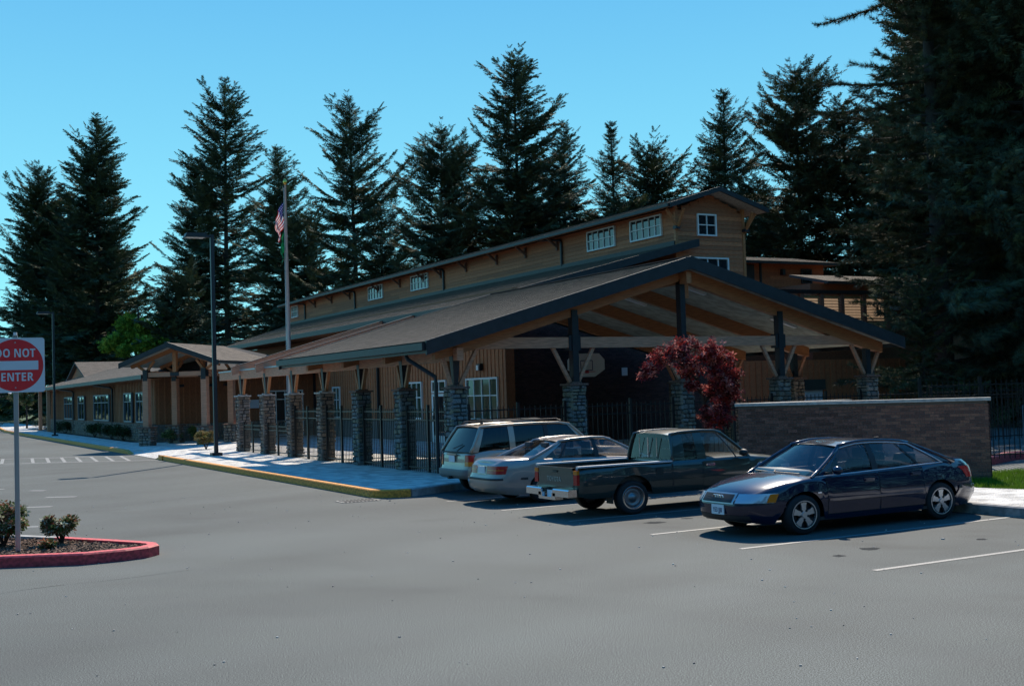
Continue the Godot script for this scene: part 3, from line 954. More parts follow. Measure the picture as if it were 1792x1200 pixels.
		obj("rake_fascia", rf, M.fascia, t)
		boxpart("eave_gutter", Vector3(rx + s * 2.46, ee.y - 0.06, -61.45), Vector3(0.1, 0.12, 50.2), M.fascia, t)
		# knee braces under the gable corners
		var kb := Mb.new()
		kb.bar(Vector3(rx + s * 1.74, 8.35, -36.85), Vector3(rx + s * 2.2, 8.98, -36.85), 0.09, 0.09)
		kb.bar(Vector3(rx + s * 1.7, 8.2, -36.9), Vector3(rx + s * 1.7, 8.95, -36.4), 0.09, 0.09)
		obj("knee_brace", kb, M.glulam, t)
		boxpart("brace_block", Vector3(rx + s * 1.72, 8.28, -36.88), Vector3(0.22, 0.12, 0.2), M.steel, t)
	for zz in [-46.0, -49.0, -52.0, -55.5, -58.7, -61.0, -64.5, -68.0, -73.0, -76.5, -80.0]:
		var kb := Mb.new()
		kb.bar(Vector3(xl - 0.05, 8.62, zz), Vector3(xl - 0.6, 9.02, zz), 0.1, 0.1)
		kb.box(Vector3(xl - 0.07, 8.72, zz), Vector3(0.1, 0.5, 0.12))
		obj("knee_brace", kb, M.cap_brown, t)
	for zz in [-45.6, -58.3, -72.0, -82.2]:
		var db := Mb.new()
		db.tube([Vector3(xl - 0.72, 9.0, zz - 1.0), Vector3(xl - 0.1, 8.9, zz - 0.1), Vector3(xl - 0.09, 8.8, zz), Vector3(xl - 0.09, yt + 0.1, zz)], [0.06], 6)
		obj("downspout", db, M.steel, t)
	for wz in [[-40.05, 2.2], [-43.4, 2.2], [-62.8, 2.4], [-69.6, 2.4], [-85.4, 1.5]]:
		window(t, Vector3(xl - 0.03, 8.08, wz[0]), Vector3.BACK, Vector3.LEFT, wz[1], 0.88, 5, 2, M.dark_glass, 0.06)
	window(t, Vector3(28.5, 8.0, zf + 0.03), Vector3.RIGHT, Vector3.BACK, 0.95, 0.88, 2, 2, M.dark_glass, 0.06)
	window(t, Vector3(27.9, 6.3, zf + 0.03), Vector3.RIGHT, Vector3.BACK, 2.1, 0.85, 4, 1, M.dark_glass, 0.06)

func wing() -> void:
	var t := thing("classroom_wing", "long low brown classroom wing with tall windows and stone base", "building")
	var core := Mb.new()
	core.box(Vector3(17.0, 1.75, -77.5), Vector3(10.52, 3.3, 38.96))
	core.box(Vector3(23.0, 2.0, -66.5), Vector3(6.0, 3.7, 16.9))
	obj("wall", core, M.boards1, t)
	battens(t, Vector3(11.73, 0, -97.0), Vector3(11.73, 0, -58.0), 1.0, 3.35, 0.42, Vector3.LEFT)
	battens(t, Vector3(11.74, 0, -58.0), Vector3(19.6, 0, -58.0), 1.0, 3.3, 0.3, Vector3.BACK)
	boxpart("wainscot", Vector3(11.68, 0.55, -77.5), Vector3(0.12, 0.88, 39.0), M.stone0, t)
	boxpart("wainscot_sill", Vector3(11.66, 1.01, -77.5), Vector3(0.2, 0.05, 39.1), M.cap_brown, t)
	boxpart("wainscot", Vector3(15.66, 0.55, -57.96), Vector3(7.9, 0.88, 0.1), M.stone1, t)
	var st := Mb.new()
	stone_face(t, t, Vector3(11.6, 0.15, -97.0), Vector3.BACK, Vector3.LEFT, 39.0, 0.84, false, st)
	stone_face(t, t, Vector3(11.62, 0.15, -57.92), Vector3.RIGHT, Vector3.BACK, 8.0, 0.84, false, st)
	var so := obj("stones", st, M.stone_mix, t)
	so.set_meta("kind", "stuff")
	for w in [[-88.7, 3.9, 3], [-82.1, 2.6, 2], [-75.7, 5.4, 4], [-65.6, 2.2, 2], [-62.2, 1.9, 2]]:
		window(t, Vector3(11.66, 1.07, w[0]), Vector3.BACK, Vector3.LEFT, w[1], 1.55, w[2], 2, M.dark_glass, 0.08, M.dim_frame, 0.7)
	# front doors in the end wall
	window(t, Vector3(17.2, 0.2, -57.93), Vector3.RIGHT, Vector3.BACK, 1.9, 2.3, 4, 2, M.dark_glass, 0.07, null, 0.8)
	boxpart("notice_board", Vector3(16.55, 1.85, -57.9), Vector3(0.5, 0.42, 0.05), M.pale_panel, t)
	for x in [12.9, 14.4, 15.2]:
		boxpart("wall_light", Vector3(x, 2.85, -57.88), Vector3(0.34, 0.12, 0.2), M.steel, t)
	for z in [-84.0, -69.0]:
		var db := Mb.new()
		db.tube([Vector3(10.95, 3.15, z - 2.2), Vector3(11.5, 3.0, z - 0.3), Vector3(11.58, 2.9, z), Vector3(11.58, 0.2, z)], [0.07], 6)
		obj("downspout", db, M.steel, t)
	var e0 := Vector3(10.9, 3.38, -56.6)
	var e1 := Vector3(10.9, 3.38, -99.0)
	var r0 := Vector3(15.6, 4.72, -58.6)
	var r1 := Vector3(15.6, 4.72, -95.0)
	slab("roof", e1, e0, r0, r1, 0.12, M.roof_deck, t)
	shingles(t, e1, e0, r0, r1, 0.4, 0.2, 0.95)
	slab("roof", r1, r0, Vector3(20.6, 3.4, -56.6), Vector3(20.6, 3.4, -99.0), 0.12, M.roof_deck, t)
	slab("roof", e0, Vector3(20.6, 3.4, -56.6), r0 + Vector3(0.2, 0, 0), r0, 0.12, M.roof_deck, t)
	slab("soffit", e1, e0, Vector3(11.8, 3.36, -56.8), Vector3(11.8, 3.36, -98.8), 0.03, M.glulam, t, 0.16)
	boxpart("eave_fascia", Vector3(10.86, 3.3, -77.8), Vector3(0.1, 0.2, 42.4), M.fascia, t)
	# cross gable
	var gf := 13.4
	var zc := -96.3
	for s in [-1.0, 1.0]:
		var a := Vector3(gf, 3.9, zc + s * 5.6)
		var b := Vector3(gf, 5.36, zc)
		var c := Vector3(23.0, 5.36, zc)
		var d := Vector3(23.0, 3.9, zc + s * 5.6)
		slab("cross_gable_roof", a, b, c, d, 0.12, M.roof_deck, t)
		if s > 0: shingles(t, a, d, c, b, 0.4, 0.2, 1.05)
	var g := Mb.new()
	g.tri(Vector3(gf + 0.3, 3.75, zc - 5.2), Vector3(gf + 0.3, 3.75, zc + 5.2), Vector3(gf + 0.3, 5.2, zc))
	g.tri(Vector3(gf + 0.4, 3.75, zc - 5.2), Vector3(gf + 0.4, 3.75, zc + 5.2), Vector3(gf + 0.4, 5.2, zc))
	obj("cross_gable_wall", g, M.siding1, t)
	for z in [-92.5, -97.5]:
		boxpart("porch_post", Vector3(11.0, 1.7, z), Vector3(0.24, 3.1, 0.24), M.timber, t)

func portico() -> void:
	# s runs along the front, r towards the building
	var t := thing("entrance_portico", "small gabled timber entrance porch set at an angle on stone bases", "porch", Vector3(10.6, 0, -54.2))
	var S := Vector3(0.743, 0, 0.67)
	var R := Vector3(0.67, 0, -0.743)
	var P := func(s: float, y: float, r: float) -> Vector3: return S * s + R * r + Vector3.UP * y
	var bs := Basis(S, Vector3.UP, -R)
	for q in [[0.0, 0.0], [2.88, 0.0], [0.0, 2.5], [2.88, 2.5]]:
		var core := boxpart("stone_base", P.call(q[0], 0.55, q[1]), Vector3(0.5, 0.8, 0.5), M.mortar, t, bs)
		var j := Mb.new()
		for f in 4:
			var n: Vector3 = [-S, -R, S, R][f]
			var uu := Vector3.UP.cross(n)
			stone_face(t, core, P.call(q[0], 0.15, q[1]) + n * 0.25 - uu * 0.3, uu, n, 0.6, 0.8, false, j)
		var jo := obj("stones", j, M.stone_mix, core)
		jo.set_meta("kind", "stuff")
		boxpart("base_cap", P.call(q[0], 0.97, q[1]), Vector3(0.66, 0.05, 0.66), M.cap_brown, t, bs)
		boxpart("post", P.call(q[0], 2.08, q[1]), Vector3(0.27, 2.18, 0.27), M.timber, t, bs)
		boxpart("post_bracket", P.call(q[0], 3.3, q[1]), Vector3(0.22, 0.5, 0.3), M.steel, t, bs)
		for sg in [-1.0, 1.0]:
			var br := Mb.new()
			br.bar(P.call(q[0], 3.45, q[1]), P.call(q[0] + sg * 0.4, 3.95 if (sg > 0) == (q[0] < 1.0) else 3.72, q[1]), 0.1, 0.1)
			obj("brace", br, M.glulam, t)
	for r in [0.0, 2.5]:
		for seg in [[0.12, 1.22], [1.66, 2.76]]:
			boxpart("tie_beam", P.call((seg[0] + seg[1]) / 2, 3.32, r), Vector3(seg[1] - seg[0], 0.2, 0.16), M.timber, t, bs)
		boxpart("steel_plate", P.call(1.44, 3.32, r), Vector3(0.42, 0.16, 0.18), M.steel, t, bs)
		boxpart("king_post", P.call(1.44, 3.9, r), Vector3(0.18, 0.95, 0.18), M.glulam, t, bs)
	for s in [0.0, 2.88]:
		boxpart("side_beam", P.call(s, 3.38, 1.25), Vector3(0.16, 0.22, 2.2), M.timber, t, bs)
	var rf := -0.6
	var rb := 4.6
	for sg in [-1.0, 1.0]:
		var e0: Vector3 = P.call(1.44 + sg * 2.45, 3.84, rf)
		var p0: Vector3 = P.call(1.44, 4.7, rf)
		var e1: Vector3 = P.call(1.44 + sg * 2.45, 3.84, rb + 1.0)
		var p1: Vector3 = P.call(1.44, 4.7, rb)
		slab("roof", e0, p0, p1, e1, 0.1, M.roof_deck, t)
		if sg > 0: shingles(t, e0, e1, p1, p0, 0.3, 0.15, 1.25)
		else: shingles(t, e1, e0, p0, p1, 0.3, 0.15, 1.0)
		slab("ceiling", e0, p0, p1, e1, 0.03, M.ceiling, t, 0.12)
		var fa := Mb.new()
		var dn := Vector3.DOWN * 0.2
		var up := Vector3.UP * 0.03
		var out := -R * 0.05
		fa.quad(e0 + up + out, p0 + up + out, p0 + dn + out, e0 + dn + out); fa.quad(e0 + up, p0 + up, p0 + dn, e0 + dn)
		fa.quad(e0 + up, e0 + up + out, p0 + up + out, p0 + up); fa.quad(e0 + dn, e0 + dn + out, p0 + dn + out, p0 + dn); fa.quad(e0 + up, e0 + up + out, e0 + dn + out, e0 + dn)
		obj("rake_fascia", fa, M.fascia, t)
		var ra := Mb.new()
		ra.bar(P.call(1.44 + sg * 2.2, 3.74, 0), P.call(1.44, 4.48, 0), 0.14, 0.24)
		obj("rafter", ra, M.glulam, t)
		ra = Mb.new()
		ra.bar(P.call(1.44 + sg * 2.2, 3.74, 2.5), P.call(1.44, 4.48, 2.5), 0.14, 0.24)
		obj("rafter", ra, M.glulam, t)

func rear_wings() -> void:
	var t := thing("rear_wing", "flat topped brown upper wing with small dark window behind the shelter", "building")
	boxpart("wall", Vector3(38.3, 5.5, -51.0), Vector3(14.6, 6.2, 5.8), M.wing_wall, t)
	lap(t, Vector3(31.0, 0, -48.08), Vector3(45.6, 0, -48.08), 6.0, 8.45, 0.2, Vector3.BACK, 6.0)
	var a := Vector3(30.9, 8.5, -47.4)
	var b := Vector3(46.2, 8.5, -47.4)
	var c := Vector3(44.8, 8.95, -49.6)
	var d := Vector3(30.9, 8.95, -49.6)
	slab("roof", a, b, c, d, 0.12, M.roof_deck, t)
	shingles(t, a, b, c, d, 0.4, 0.2, 1.5)
	slab("roof", b, Vector3(46.2, 8.5, -54), Vector3(44.8, 8.95, -51.5), c, 0.12, M.roof_deck, t)
	boxpart("eave_fascia", Vector3(38.5, 8.42, -47.36), Vector3(15.3, 0.12, 0.06), M.fascia, t)
	window(t, Vector3(43.95, 7.4, -48.05), Vector3.RIGHT, Vector3.BACK, 0.74, 0.8, 1, 1, M.dark_glass, 0.06, M.steel)
	boxpart("vent", Vector3(40.0, 7.9, -48.0), Vector3(1.3, 0.9, 0.08), M.fascia, t)
	boxpart("downspout", Vector3(41.1, 7.7, -48.0), Vector3(0.1, 1.5, 0.1), M.steel, t)
	boxpart("wall_light", Vector3(42.6, 8.0, -47.95), Vector3(0.2, 0.3, 0.2), M.steel, t)
	boxpart("roof_vent", Vector3(43.1, 7.0, -47.8), Vector3(0.7, 0.1, 0.3), M.white_metal, t)

	var s := thing("side_wing", "lower brown wing with pale roof half hidden by the pines", "building")
	boxpart("wall", Vector3(47.0, 3.6, -47.0), Vector3(12.0, 6.8, 5.6), M.wing_wall, s)
	var a2 := Vector3(41.6, 7.08, -43.6)
	var b2 := Vector3(56.0, 7.08, -43.6)
	var c2 := Vector3(56.0, 7.62, -46.0)
	var d2 := Vector3(41.3, 7.62, -46.0)
	slab("roof", a2, b2, c2, d2, 0.12, M.roof_deck, s)
	shingles(s, a2, b2, c2, d2, 0.3, 0.2, 1.6)
	boxpart("eave_fascia", Vector3(48.8, 7.0, -43.56), Vector3(14.4, 0.12, 0.06), M.fascia, s)
	for k in 4: boxpart("wall_panel", Vector3(45.2 + k * 0.56, 6.3, -44.16), Vector3(0.5, 1.2, 0.06), M.pale_panel, s)
	boxpart("lower_wall", Vector3(37.5, 1.6, -43.0), Vector3(17.0, 3.1, 0.3), M.boards0, s)
	battens(s, Vector3(29.5, 0, -42.84), Vector3(46.0, 0, -42.84), 0.15, 3.1, 0.36, Vector3.BACK)
	var dr := boxpart("door", Vector3(39.6, 1.15, -42.8), Vector3(1.15, 2.0, 0.1), M.pale_panel, s)
	boxpart("door_hood", Vector3(39.6, 1.95, -42.7), Vector3(1.3, 0.5, 0.2), M.steel, dr)

	var l := thing("louvre_screen", "tan louvred timber screen in dark posts above the shelter eave", "screen")
	boxpart("top_beam", Vector3(40.6, 6.36, -42.0), Vector3(7.6, 0.17, 0.3), M.steel, l)
	for x in [36.9, 38.35, 39.6, 40.9, 42.35, 43.9]:
		boxpart("post", Vector3(x, 5.3, -42.0), Vector3(0.22, 2.0, 0.22), M.cap_brown, l)
	var xs := [36.9, 38.35, 39.6, 40.9, 42.35, 43.9]
	for i in 5:
		for k in 13:
			boxpart("slat", Vector3((xs[i] + xs[i + 1]) / 2, 6.12 - k * 0.135, -42.0), Vector3(xs[i + 1] - xs[i] - 0.23, 0.022, 0.17), M.slat, l, Basis(Vector3.RIGHT, 0.75))

func low_wall() -> void:
	var t := thing("brick_wall", "low dark brick wall with pale cap behind the navy sedan", "wall")
	var p := Vector3(15.5, 0.1, -18.95)
	var q := Vector3(18.68, 0.1, -15.42)
	var d := (q - p).normalized()
	var n := Vector3(-d.z, 0, d.x)
	if n.z < 0: n = -n
	var b := Basis(d, Vector3.UP, d.cross(Vector3.UP))
	var len := p.distance_to(q)
	var h := 1.55
	boxpart("core", (p + q) / 2 + Vector3.UP * h / 2, Vector3(len - 0.03, h, 0.2), M.wall_mortar, t, b)
	var rest := Mb.new()
	var shapes := []
	for k in 3:
		var m := Mb.new()
		m.box(Vector3.ZERO, Vector3(0.172 - k * 0.001, 0.054, 0.05))
		shapes.append(m.mesh())
	var cs := 0.0625
	var rows := int(h / cs)
	var made := []
	for r in rows:
		var x := 0.0 if r % 2 else -0.09
		while x < len - 0.05:
			var x0 := maxf(x, 0.0)
			var x1 := minf(x + 0.18, len)
			if x1 - x0 > 0.06: made.append([x0, x1, r])
			x += 0.18
	made.sort_custom(func(a, c): return a[0] > c[0])
	for i in made.size():
		var m: Array = made[i]
		var o: Vector3 = p + d * ((m[0] + m[1]) / 2) + Vector3.UP * (cs * (m[2] + 0.5)) + n * (0.085 + rng.randf_range(-0.003, 0.004))
		var sx: float = (m[1] - m[0] - 0.009) / 0.172
		if i < 300:
			hang("brick", shapes[i % 3], M["brick%d" % rng.randi_range(0, 2)], t, Transform3D(b * Basis.from_scale(Vector3(sx, 1, 1)), o))
		else:
			var g := rng.randf_range(0.55, 1.15)
			rest.col = Color(0.24 * g, 0.112 * g, 0.078 * g)
			rest.box(o, Vector3(0.172 * sx, 0.054, 0.05), b)
	# the right end and the back
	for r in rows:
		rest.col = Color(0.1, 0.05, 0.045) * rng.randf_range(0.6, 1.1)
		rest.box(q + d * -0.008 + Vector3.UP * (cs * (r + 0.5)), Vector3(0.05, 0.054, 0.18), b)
	var ro := obj("bricks", rest, M.stone_mix, t)
	ro.set_meta("kind", "stuff")
	boxpart("cap", (p + q) / 2 + Vector3.UP * (h + 0.03), Vector3(len + 0.1, 0.06, 0.32), M.cap_pale, t, b)
	var e := Vector3(18.3, 0.1, -18.55)
	var d2 := (e - p).normalized()
	var b2 := Basis(d2, Vector3.UP, d2.cross(Vector3.UP))
	boxpart("return_wall", (p + e) / 2 + Vector3(0.1, h / 2, -0.1), Vector3(p.distance_to(e) - 0.3, h, 0.22), M.brick1, t, b2)
	boxpart("return_cap", (p + e) / 2 + Vector3(0.1, h + 0.028, -0.1), Vector3(p.distance_to(e) - 0.3, 0.056, 0.3), M.cap_pale, t, b2)

func fences() -> void:
	var zs := [-25.24, -28.34, -31.44, -34.54, -37.6, -40.68, -43.86]
	var which := ["between the corner column and the second side column", "between the second and third side columns from the corner", "between the third and fourth side columns from the corner", "beyond the fourth side column, where the pavement turns sunny", "before the sixth side column, on sunny pavement", "at the far end of the colonnade, by the last column"]
	for i in 6:
		var tall := i < 4
		fence("%s black picket fence %s" % ["tall" if tall else "low", which[i]], Vector3(12.02, 0, zs[i] - 0.3), Vector3(12.02, 0, zs[i + 1] + 0.3), 1.62 if tall else 1.06, 0.125, [0.03, 1.15, 2.45] if tall else [0.03, 1.3, 2.45], "black fences along the side colonnade")
	var xs := [12.1, 15.42, 18.8, 22.15, 25.48]
	var w2 := ["in front of the large window, right of the corner column", "between the second front column and the red tree", "right of the red tree, above the low brick wall", "by the right front column, above the low brick wall"]
	for i in 4:
		fence("tall black picket fence %s" % w2[i], Vector3(xs[i] + 0.3, 0, -25.24), Vector3(xs[i + 1] - 0.3, 0, -25.24), 1.62, 0.15, [0.03, 1.38, 2.72], "black fences along the open gable front")
	fence("black picket fence running right from the shelter under the pines", Vector3(25.8, 0, -25.24), Vector3(36.0, 0, -24.0), 1.62, 0.15, [0.03, 2, 4, 6, 8, 10.2], "")
	fence("black picket fence at the right edge behind the brick wall", Vector3(21.4, 0, -19.6), Vector3(30.0, 0, -17.0), 1.9, 0.14, [0.03, 1.6, 3.2, 4.8, 6.4, 8.9], "")
	var cb := thing("utility_cabinet", "pale blue metal cabinet behind the fence at right edge", "cabinet", Vector3(27.5, 0, -21.2), 0.5)
	boxpart("body", Vector3(0, 0.75, 0), Vector3(0.7, 1.1, 0.5), M.dim_frame, cb)
	boxpart("plinth", Vector3(0, 0.1, 0), Vector3(0.8, 0.2, 0.6), M.kerb, cb)
	for k in 4: boxpart("vent_slot", Vector3(0, 0.5 + k * 0.16, 0.255), Vector3(0.5, 0.03, 0.02), M.steel, cb)

func poles() -> void:
	for e in [["dark parking lot lamp post with flat head beside the porch", Vector3(10.47, 0.15, -41.52)], ["dark lamp post at far left in front of the classroom wing", Vector3(9.75, 0.15, -79.0)]]:
		var t := thing("street_lamp", e[0], "street lamp", e[1], 0, "lamp posts along the walkway")
		var b := Mb.new()
		b.box(Vector3(0, 3.92, 0), Vector3(0.13, 7.84, 0.13))
		obj("pole", b, M.steel, t)
		boxpart("base_plate", Vector3(0, 0.05, 0), Vector3(0.36, 0.1, 0.36), M.steel, t)
		boxpart("arm", Vector3(-0.2, 7.78, 0), Vector3(0.4, 0.09, 0.09), M.steel, t)
		var hd := Mb.new()
		hd.prism(PackedVector2Array([Vector2(-0.98, 7.72), Vector2(-0.2, 7.72), Vector2(-0.24, 7.88), Vector2(-0.92, 7.86)]), -0.2, 0.2)
		obj("lamp_head", hd, M.steel, t)
		boxpart("lens", Vector3(-0.6, 7.71, 0), Vector3(0.62, 0.015, 0.32), M.white_metal, t)
	var f := thing("flagpole", "tall pale metal flagpole with gold ball rising behind the colonnade", "flagpole", Vector3(16.25, 0.0, -51.1))
	f.scale = Vector3.ONE * K * 1.22
	var p := Mb.new()
	p.tube([Vector3(0, 0, 0), Vector3(0, 3, 0), Vector3(0, 9.6, 0)], [0.085, 0.08, 0.042], 12)
	obj("pole", p, M.pole_grey, f, true)
	p = Mb.new()
	p.tube([Vector3(0, 9.6, 0), Vector3(0, 9.66, 0), Vector3(0, 9.72, 0), Vector3(0, 9.79, 0), Vector3(0, 9.84, 0)], [0.02, 0.06, 0.08, 0.06, 0.01], 12)
	obj("ball", p, M.gold, f, true)
	p = Mb.new()
	p.tube([Vector3(-0.12, 0.9, 0.02), Vector3(-0.06, 9.5, 0.02)], [0.007], 4)
	obj("halyard", p, M.white_metal, f)
	# limp flags: u down the hoist, v out along the fly
	var hoist := func(u: float, v: float, top: float, hh: float, spread: float, fall: float) -> Vector3:
		var hangd := v * fall * (1.0 - 0.12 * u)
		var out := 0.09 + spread * (1.0 - pow(1.0 - v, 2.2)) * (0.75 - 0.35 * u) + 0.025 * sin(v * 9.0 + u * 5.0)
		var fold := 0.05 * sin(v * 17.0 + u * 6.0) * (0.3 + v) + 0.04 * sin(u * 11.0 - v * 4.0)
		return Vector3(-out, top - u * hh * (1.0 - 0.3 * v) - hangd, fold)
	var us := thing("national_flag", "limp red white and blue national flag hanging high on the flagpole", "flag", Vector3(16.25, 0.0, -51.1))
	us.scale = Vector3.ONE * K * 1.22
	var m := Mb.new()
	var nu := 26
	var nv := 44
	for i in nu:
		for j in nv:
			var u0 := float(i) / nu
			var u1 := float(i + 1) / nu
			var v0 := float(j) / nv
			var v1 := float(j + 1) / nv
			var stripe := int(i / 2.0)
			m.col = Color(0.5, 0.02, 0.035) if stripe % 2 == 0 else Color(0.75, 0.73, 0.7)
			if stripe < 7 and j < 13:
				m.col = Color(0.6, 0.6, 0.65) if i % 3 == 1 and j % 3 == 1 else Color(0.02, 0.03, 0.16)
			m.quad(hoist.call(u0, v0, 8.95, 0.95, 0.42, 0.95), hoist.call(u0, v1, 8.95, 0.95, 0.42, 0.95), hoist.call(u1, v1, 8.95, 0.95, 0.42, 0.95), hoist.call(u1, v0, 8.95, 0.95, 0.42, 0.95))
	obj("cloth", m, M.leaf, us, true)
	var sf := thing("state_flag", "limp green flag hanging below the national flag on the pole", "flag", Vector3(16.25, 0.0, -51.1))
	sf.scale = Vector3.ONE * K * 1.22
	m = Mb.new()
	m.col = Color(0.01, 0.16, 0.06)
	for i in 10:
		for j in 24:
			m.col = Color(0.01, 0.16, 0.06) if j < 20 else Color(0.02, 0.12, 0.07)
			m.quad(hoist.call(i / 10.0, j / 24.0, 7.85, 0.7, 0.16, 0.75), hoist.call(i / 10.0, (j + 1) / 24.0, 7.85, 0.7, 0.16, 0.75), hoist.call((i + 1) / 10.0, (j + 1) / 24.0, 7.85, 0.7, 0.16, 0.75), hoist.call((i + 1) / 10.0, j / 24.0, 7.85, 0.7, 0.16, 0.75))
	obj("cloth", m, M.leaf, sf, true)

func text(s: String, size: float, depth: float, m: Material, parent: Node, xf: Transform3D, squeeze := 1.0, called := "lettering") -> void:
	var t := TextMesh.new()
	var f := SystemFont.new()
	f.font_names = PackedStringArray(["Droid Sans"])
	f.font_weight = 700
	t.font = f
	t.text = s
	t.font_size = 64
	t.pixel_size = size / 64.0
	t.depth = depth
	hang(called, t, m, parent, xf * Transform3D(Basis.from_scale(Vector3(squeeze, 1, 1)), Vector3.ZERO))

func disc(r0: float, r1: float, z: float, n := 48) -> Mb:
	var b := Mb.new()
	for k in n:
		var a := TAU * k / n
		var c := TAU * (k + 1) / n
		b.quad(Vector3(r0 * cos(a), r0 * sin(a), z), Vector3(r0 * cos(c), r0 * sin(c), z), Vector3(r1 * cos(c), r1 * sin(c), z), Vector3(r1 * cos(a), r1 * sin(a), z))
	return b

func sign_and_island() -> void:
	var isl := thing("traffic_island", "raised parking lot island with rounded red kerb at left edge", "island")
	var outline := [[-7.0, -24.7], [-3.0, -22.2], [1.64, -19.82], [2.4, -18.75], [3.0, -17.75], [3.32, -17.2], [3.42, -16.95], [3.4, -16.72], [3.22, -16.52], [2.9, -16.42], [2.35, -16.4], [1.4, -16.85], [-1.0, -18.1], [-8.0, -21.9]]
	var cen := Vector2(-2.0, -20.0)
	var red := Mb.new()
	var plain := Mb.new()
	var inner := []
	var nn := outline.size()
	for i in nn:
		var a := Vector2(outline[(i + nn - 1) % nn][0], outline[(i + nn - 1) % nn][1])
		var c := Vector2(outline[(i + 1) % nn][0], outline[(i + 1) % nn][1])
		var o := Vector2(outline[i][0], outline[i][1])
		var tn := (c - a).normalized()
		var nm := Vector2(-tn.y, tn.x)
		if nm.dot(cen - o) < 0: nm = -nm
		inner.append(o + nm * 0.16)
	for i in nn:
		var j := (i + 1) % nn
		var o0 := Vector3(outline[i][0], 0, outline[i][1])
		var o1 := Vector3(outline[j][0], 0, outline[j][1])
		var i0 := Vector3(inner[i].x, 0, inner[i].y)
		var i1 := Vector3(inner[j].x, 0, inner[j].y)
		var up := Vector3(0, 0.15, 0)
		var s := red if i >= 3 and i < 13 else plain
		var e0 := o0.lerp(i0, 0.14) + up
		var e1 := o1.lerp(i1, 0.14) + up
		s.quad(o0, o1, o1 + up * 0.86, o0 + up * 0.86); s.quad(o0 + up * 0.86, o1 + up * 0.86, e1, e0); s.quad(e0, e1, i1 + up, i0 + up); s.quad(i0 + up, i1 + up, i1, i0)
	obj("red_kerb", red, M.red_kerb, isl)
	obj("plain_kerb", plain, M.kerb, isl)
	var soil := Mb.new()
	var pts := []
	for q in inner: pts.append([q.x, q.y])
	flat(pts, 0.11, soil)
	obj("mulch_bed", soil, M.mulch, isl)
	var chip := Mb.new()
	chip.box(Vector3.ZERO, Vector3(0.05, 0.01, 0.016))
	var xf := []
	var co := []
	var poly := PackedVector2Array(inner)
	for i in 9000:
		var q := Vector2(rng.randf_range(-2.5, 3.4), rng.randf_range(-20.5, -16.4))
		if not Geometry2D.is_point_in_polygon(q, poly): continue
		xf.append(Transform3D(Basis.from_euler(Vector3(rng.randf_range(-0.5, 0.5), rng.randf() * TAU, rng.randf_range(-0.5, 0.5))) * Basis.from_scale(Vector3.ONE * rng.randf_range(0.5, 1.3)), Vector3(q.x, 0.115 + rng.randf() * 0.012, q.y)))
		var s := rng.randf_range(0.4, 1.5)
		co.append(Color(0.17 * s, 0.105 * s, 0.07 * s))
	var ch := scatter("bark_chips", chip.mesh(), M.chip, xf, co, isl)
	ch.set_meta("kind", "stuff")

	var t := thing("do_not_enter_sign", "square white and red DO NOT ENTER sign on grey post", "sign", Vector3(1.66, 0.12, -17.47), atan2(-0.2, 1.0), "", 1.0)
	var post := Mb.new()
	post.box(Vector3(0, 1.72, -0.03), Vector3(0.062, 3.44, 0.012))
	for sx in [-0.031, 0.031]: post.box(Vector3(sx, 1.72, -0.017), Vector3(0.01, 3.44, 0.036))
	obj("post", post, M.pole_grey, t)
	boxpart("post_cap", Vector3(0, 3.46, -0.02), Vector3(0.05, 0.05, 0.05), M.white_metal, t)
	var cy := 2.96
	var w := 0.435
	var pl := PackedVector2Array()
	for q in [[1, 1], [-1, 1], [-1, -1], [1, -1]]:
		for k in 4:
			var an: float = atan2(q[1], q[0]) - PI / 4 + PI / 2 * k / 3.0
			pl.append(Vector2(q[0] * (w - 0.04) + 0.04 * cos(an), q[1] * (w - 0.04) + 0.04 * sin(an)))
	var pan := Mb.new()
	pan.prism(pl, 0.005, 0.009, Transform3D(Basis.IDENTITY, Vector3(0, cy, 0)))
	obj("panel", pan, M.sign_white, t)
	var red2 := disc(0.0, 0.415, 0.011)
	var ro := obj("red_disc", red2, M.sign_red, t)
	ro.position = Vector3(0, cy, 0)
	boxpart("white_bar", Vector3(0, cy - 0.005, 0.0125), Vector3(0.68, 0.145, 0.002), M.sign_white, t)
	text("DO NOT", 0.185, 0.002, M.sign_white, t, Transform3D(Basis.IDENTITY, Vector3(0, cy + 0.19, 0.0135)), 0.86)
	text("ENTER", 0.185, 0.002, M.sign_white, t, Transform3D(Basis.IDENTITY, Vector3(0.02, cy - 0.19, 0.0135)), 0.86)
	for yy in [0.36, -0.36]: boxpart("bolt", Vector3(0, cy + yy, 0.014), Vector3(0.02, 0.02, 0.008), M.pole_grey, t)

# ---------------------------------------------------------------- cars (metres; x forward, z to the right)
func lerp_at(arr: Array, t: float) -> float:
	if t <= arr[0][0]: return arr[0][1]
	for i in arr.size() - 1:
		if t <= arr[i + 1][0]:
			var u: float = (t - arr[i][0]) / (arr[i + 1][0] - arr[i][0])
			return lerpf(arr[i][1], arr[i + 1][1], u)
	return arr[-1][1]

func zn_at(c: Dictionary, xn: float) -> float:
	var n: float = c.nf if xn > 0 else c.nr
	return pow(maxf(0.0, 1.0 - pow(minf(absf(xn), 1.0), n)), 1.0 / n)

func xn_at(c: Dictionary, zn: float, end: float) -> float:
	var n: float = c.nf if end > 0 else c.nr
	return end * pow(maxf(0.0, 1.0 - pow(minf(absf(zn), 1.0), n)), 1.0 / n)

func hull(c: Dictionary, xn: float, zn: float, y: float) -> Vector3:
	var lx: float = c.L + lerp_at(c.fx if xn > 0 else c.rx, y) * minf(1.0, absf(xn) * 1.0)
	return Vector3(xn * lx, y, zn * lerp_at(c.W, y))

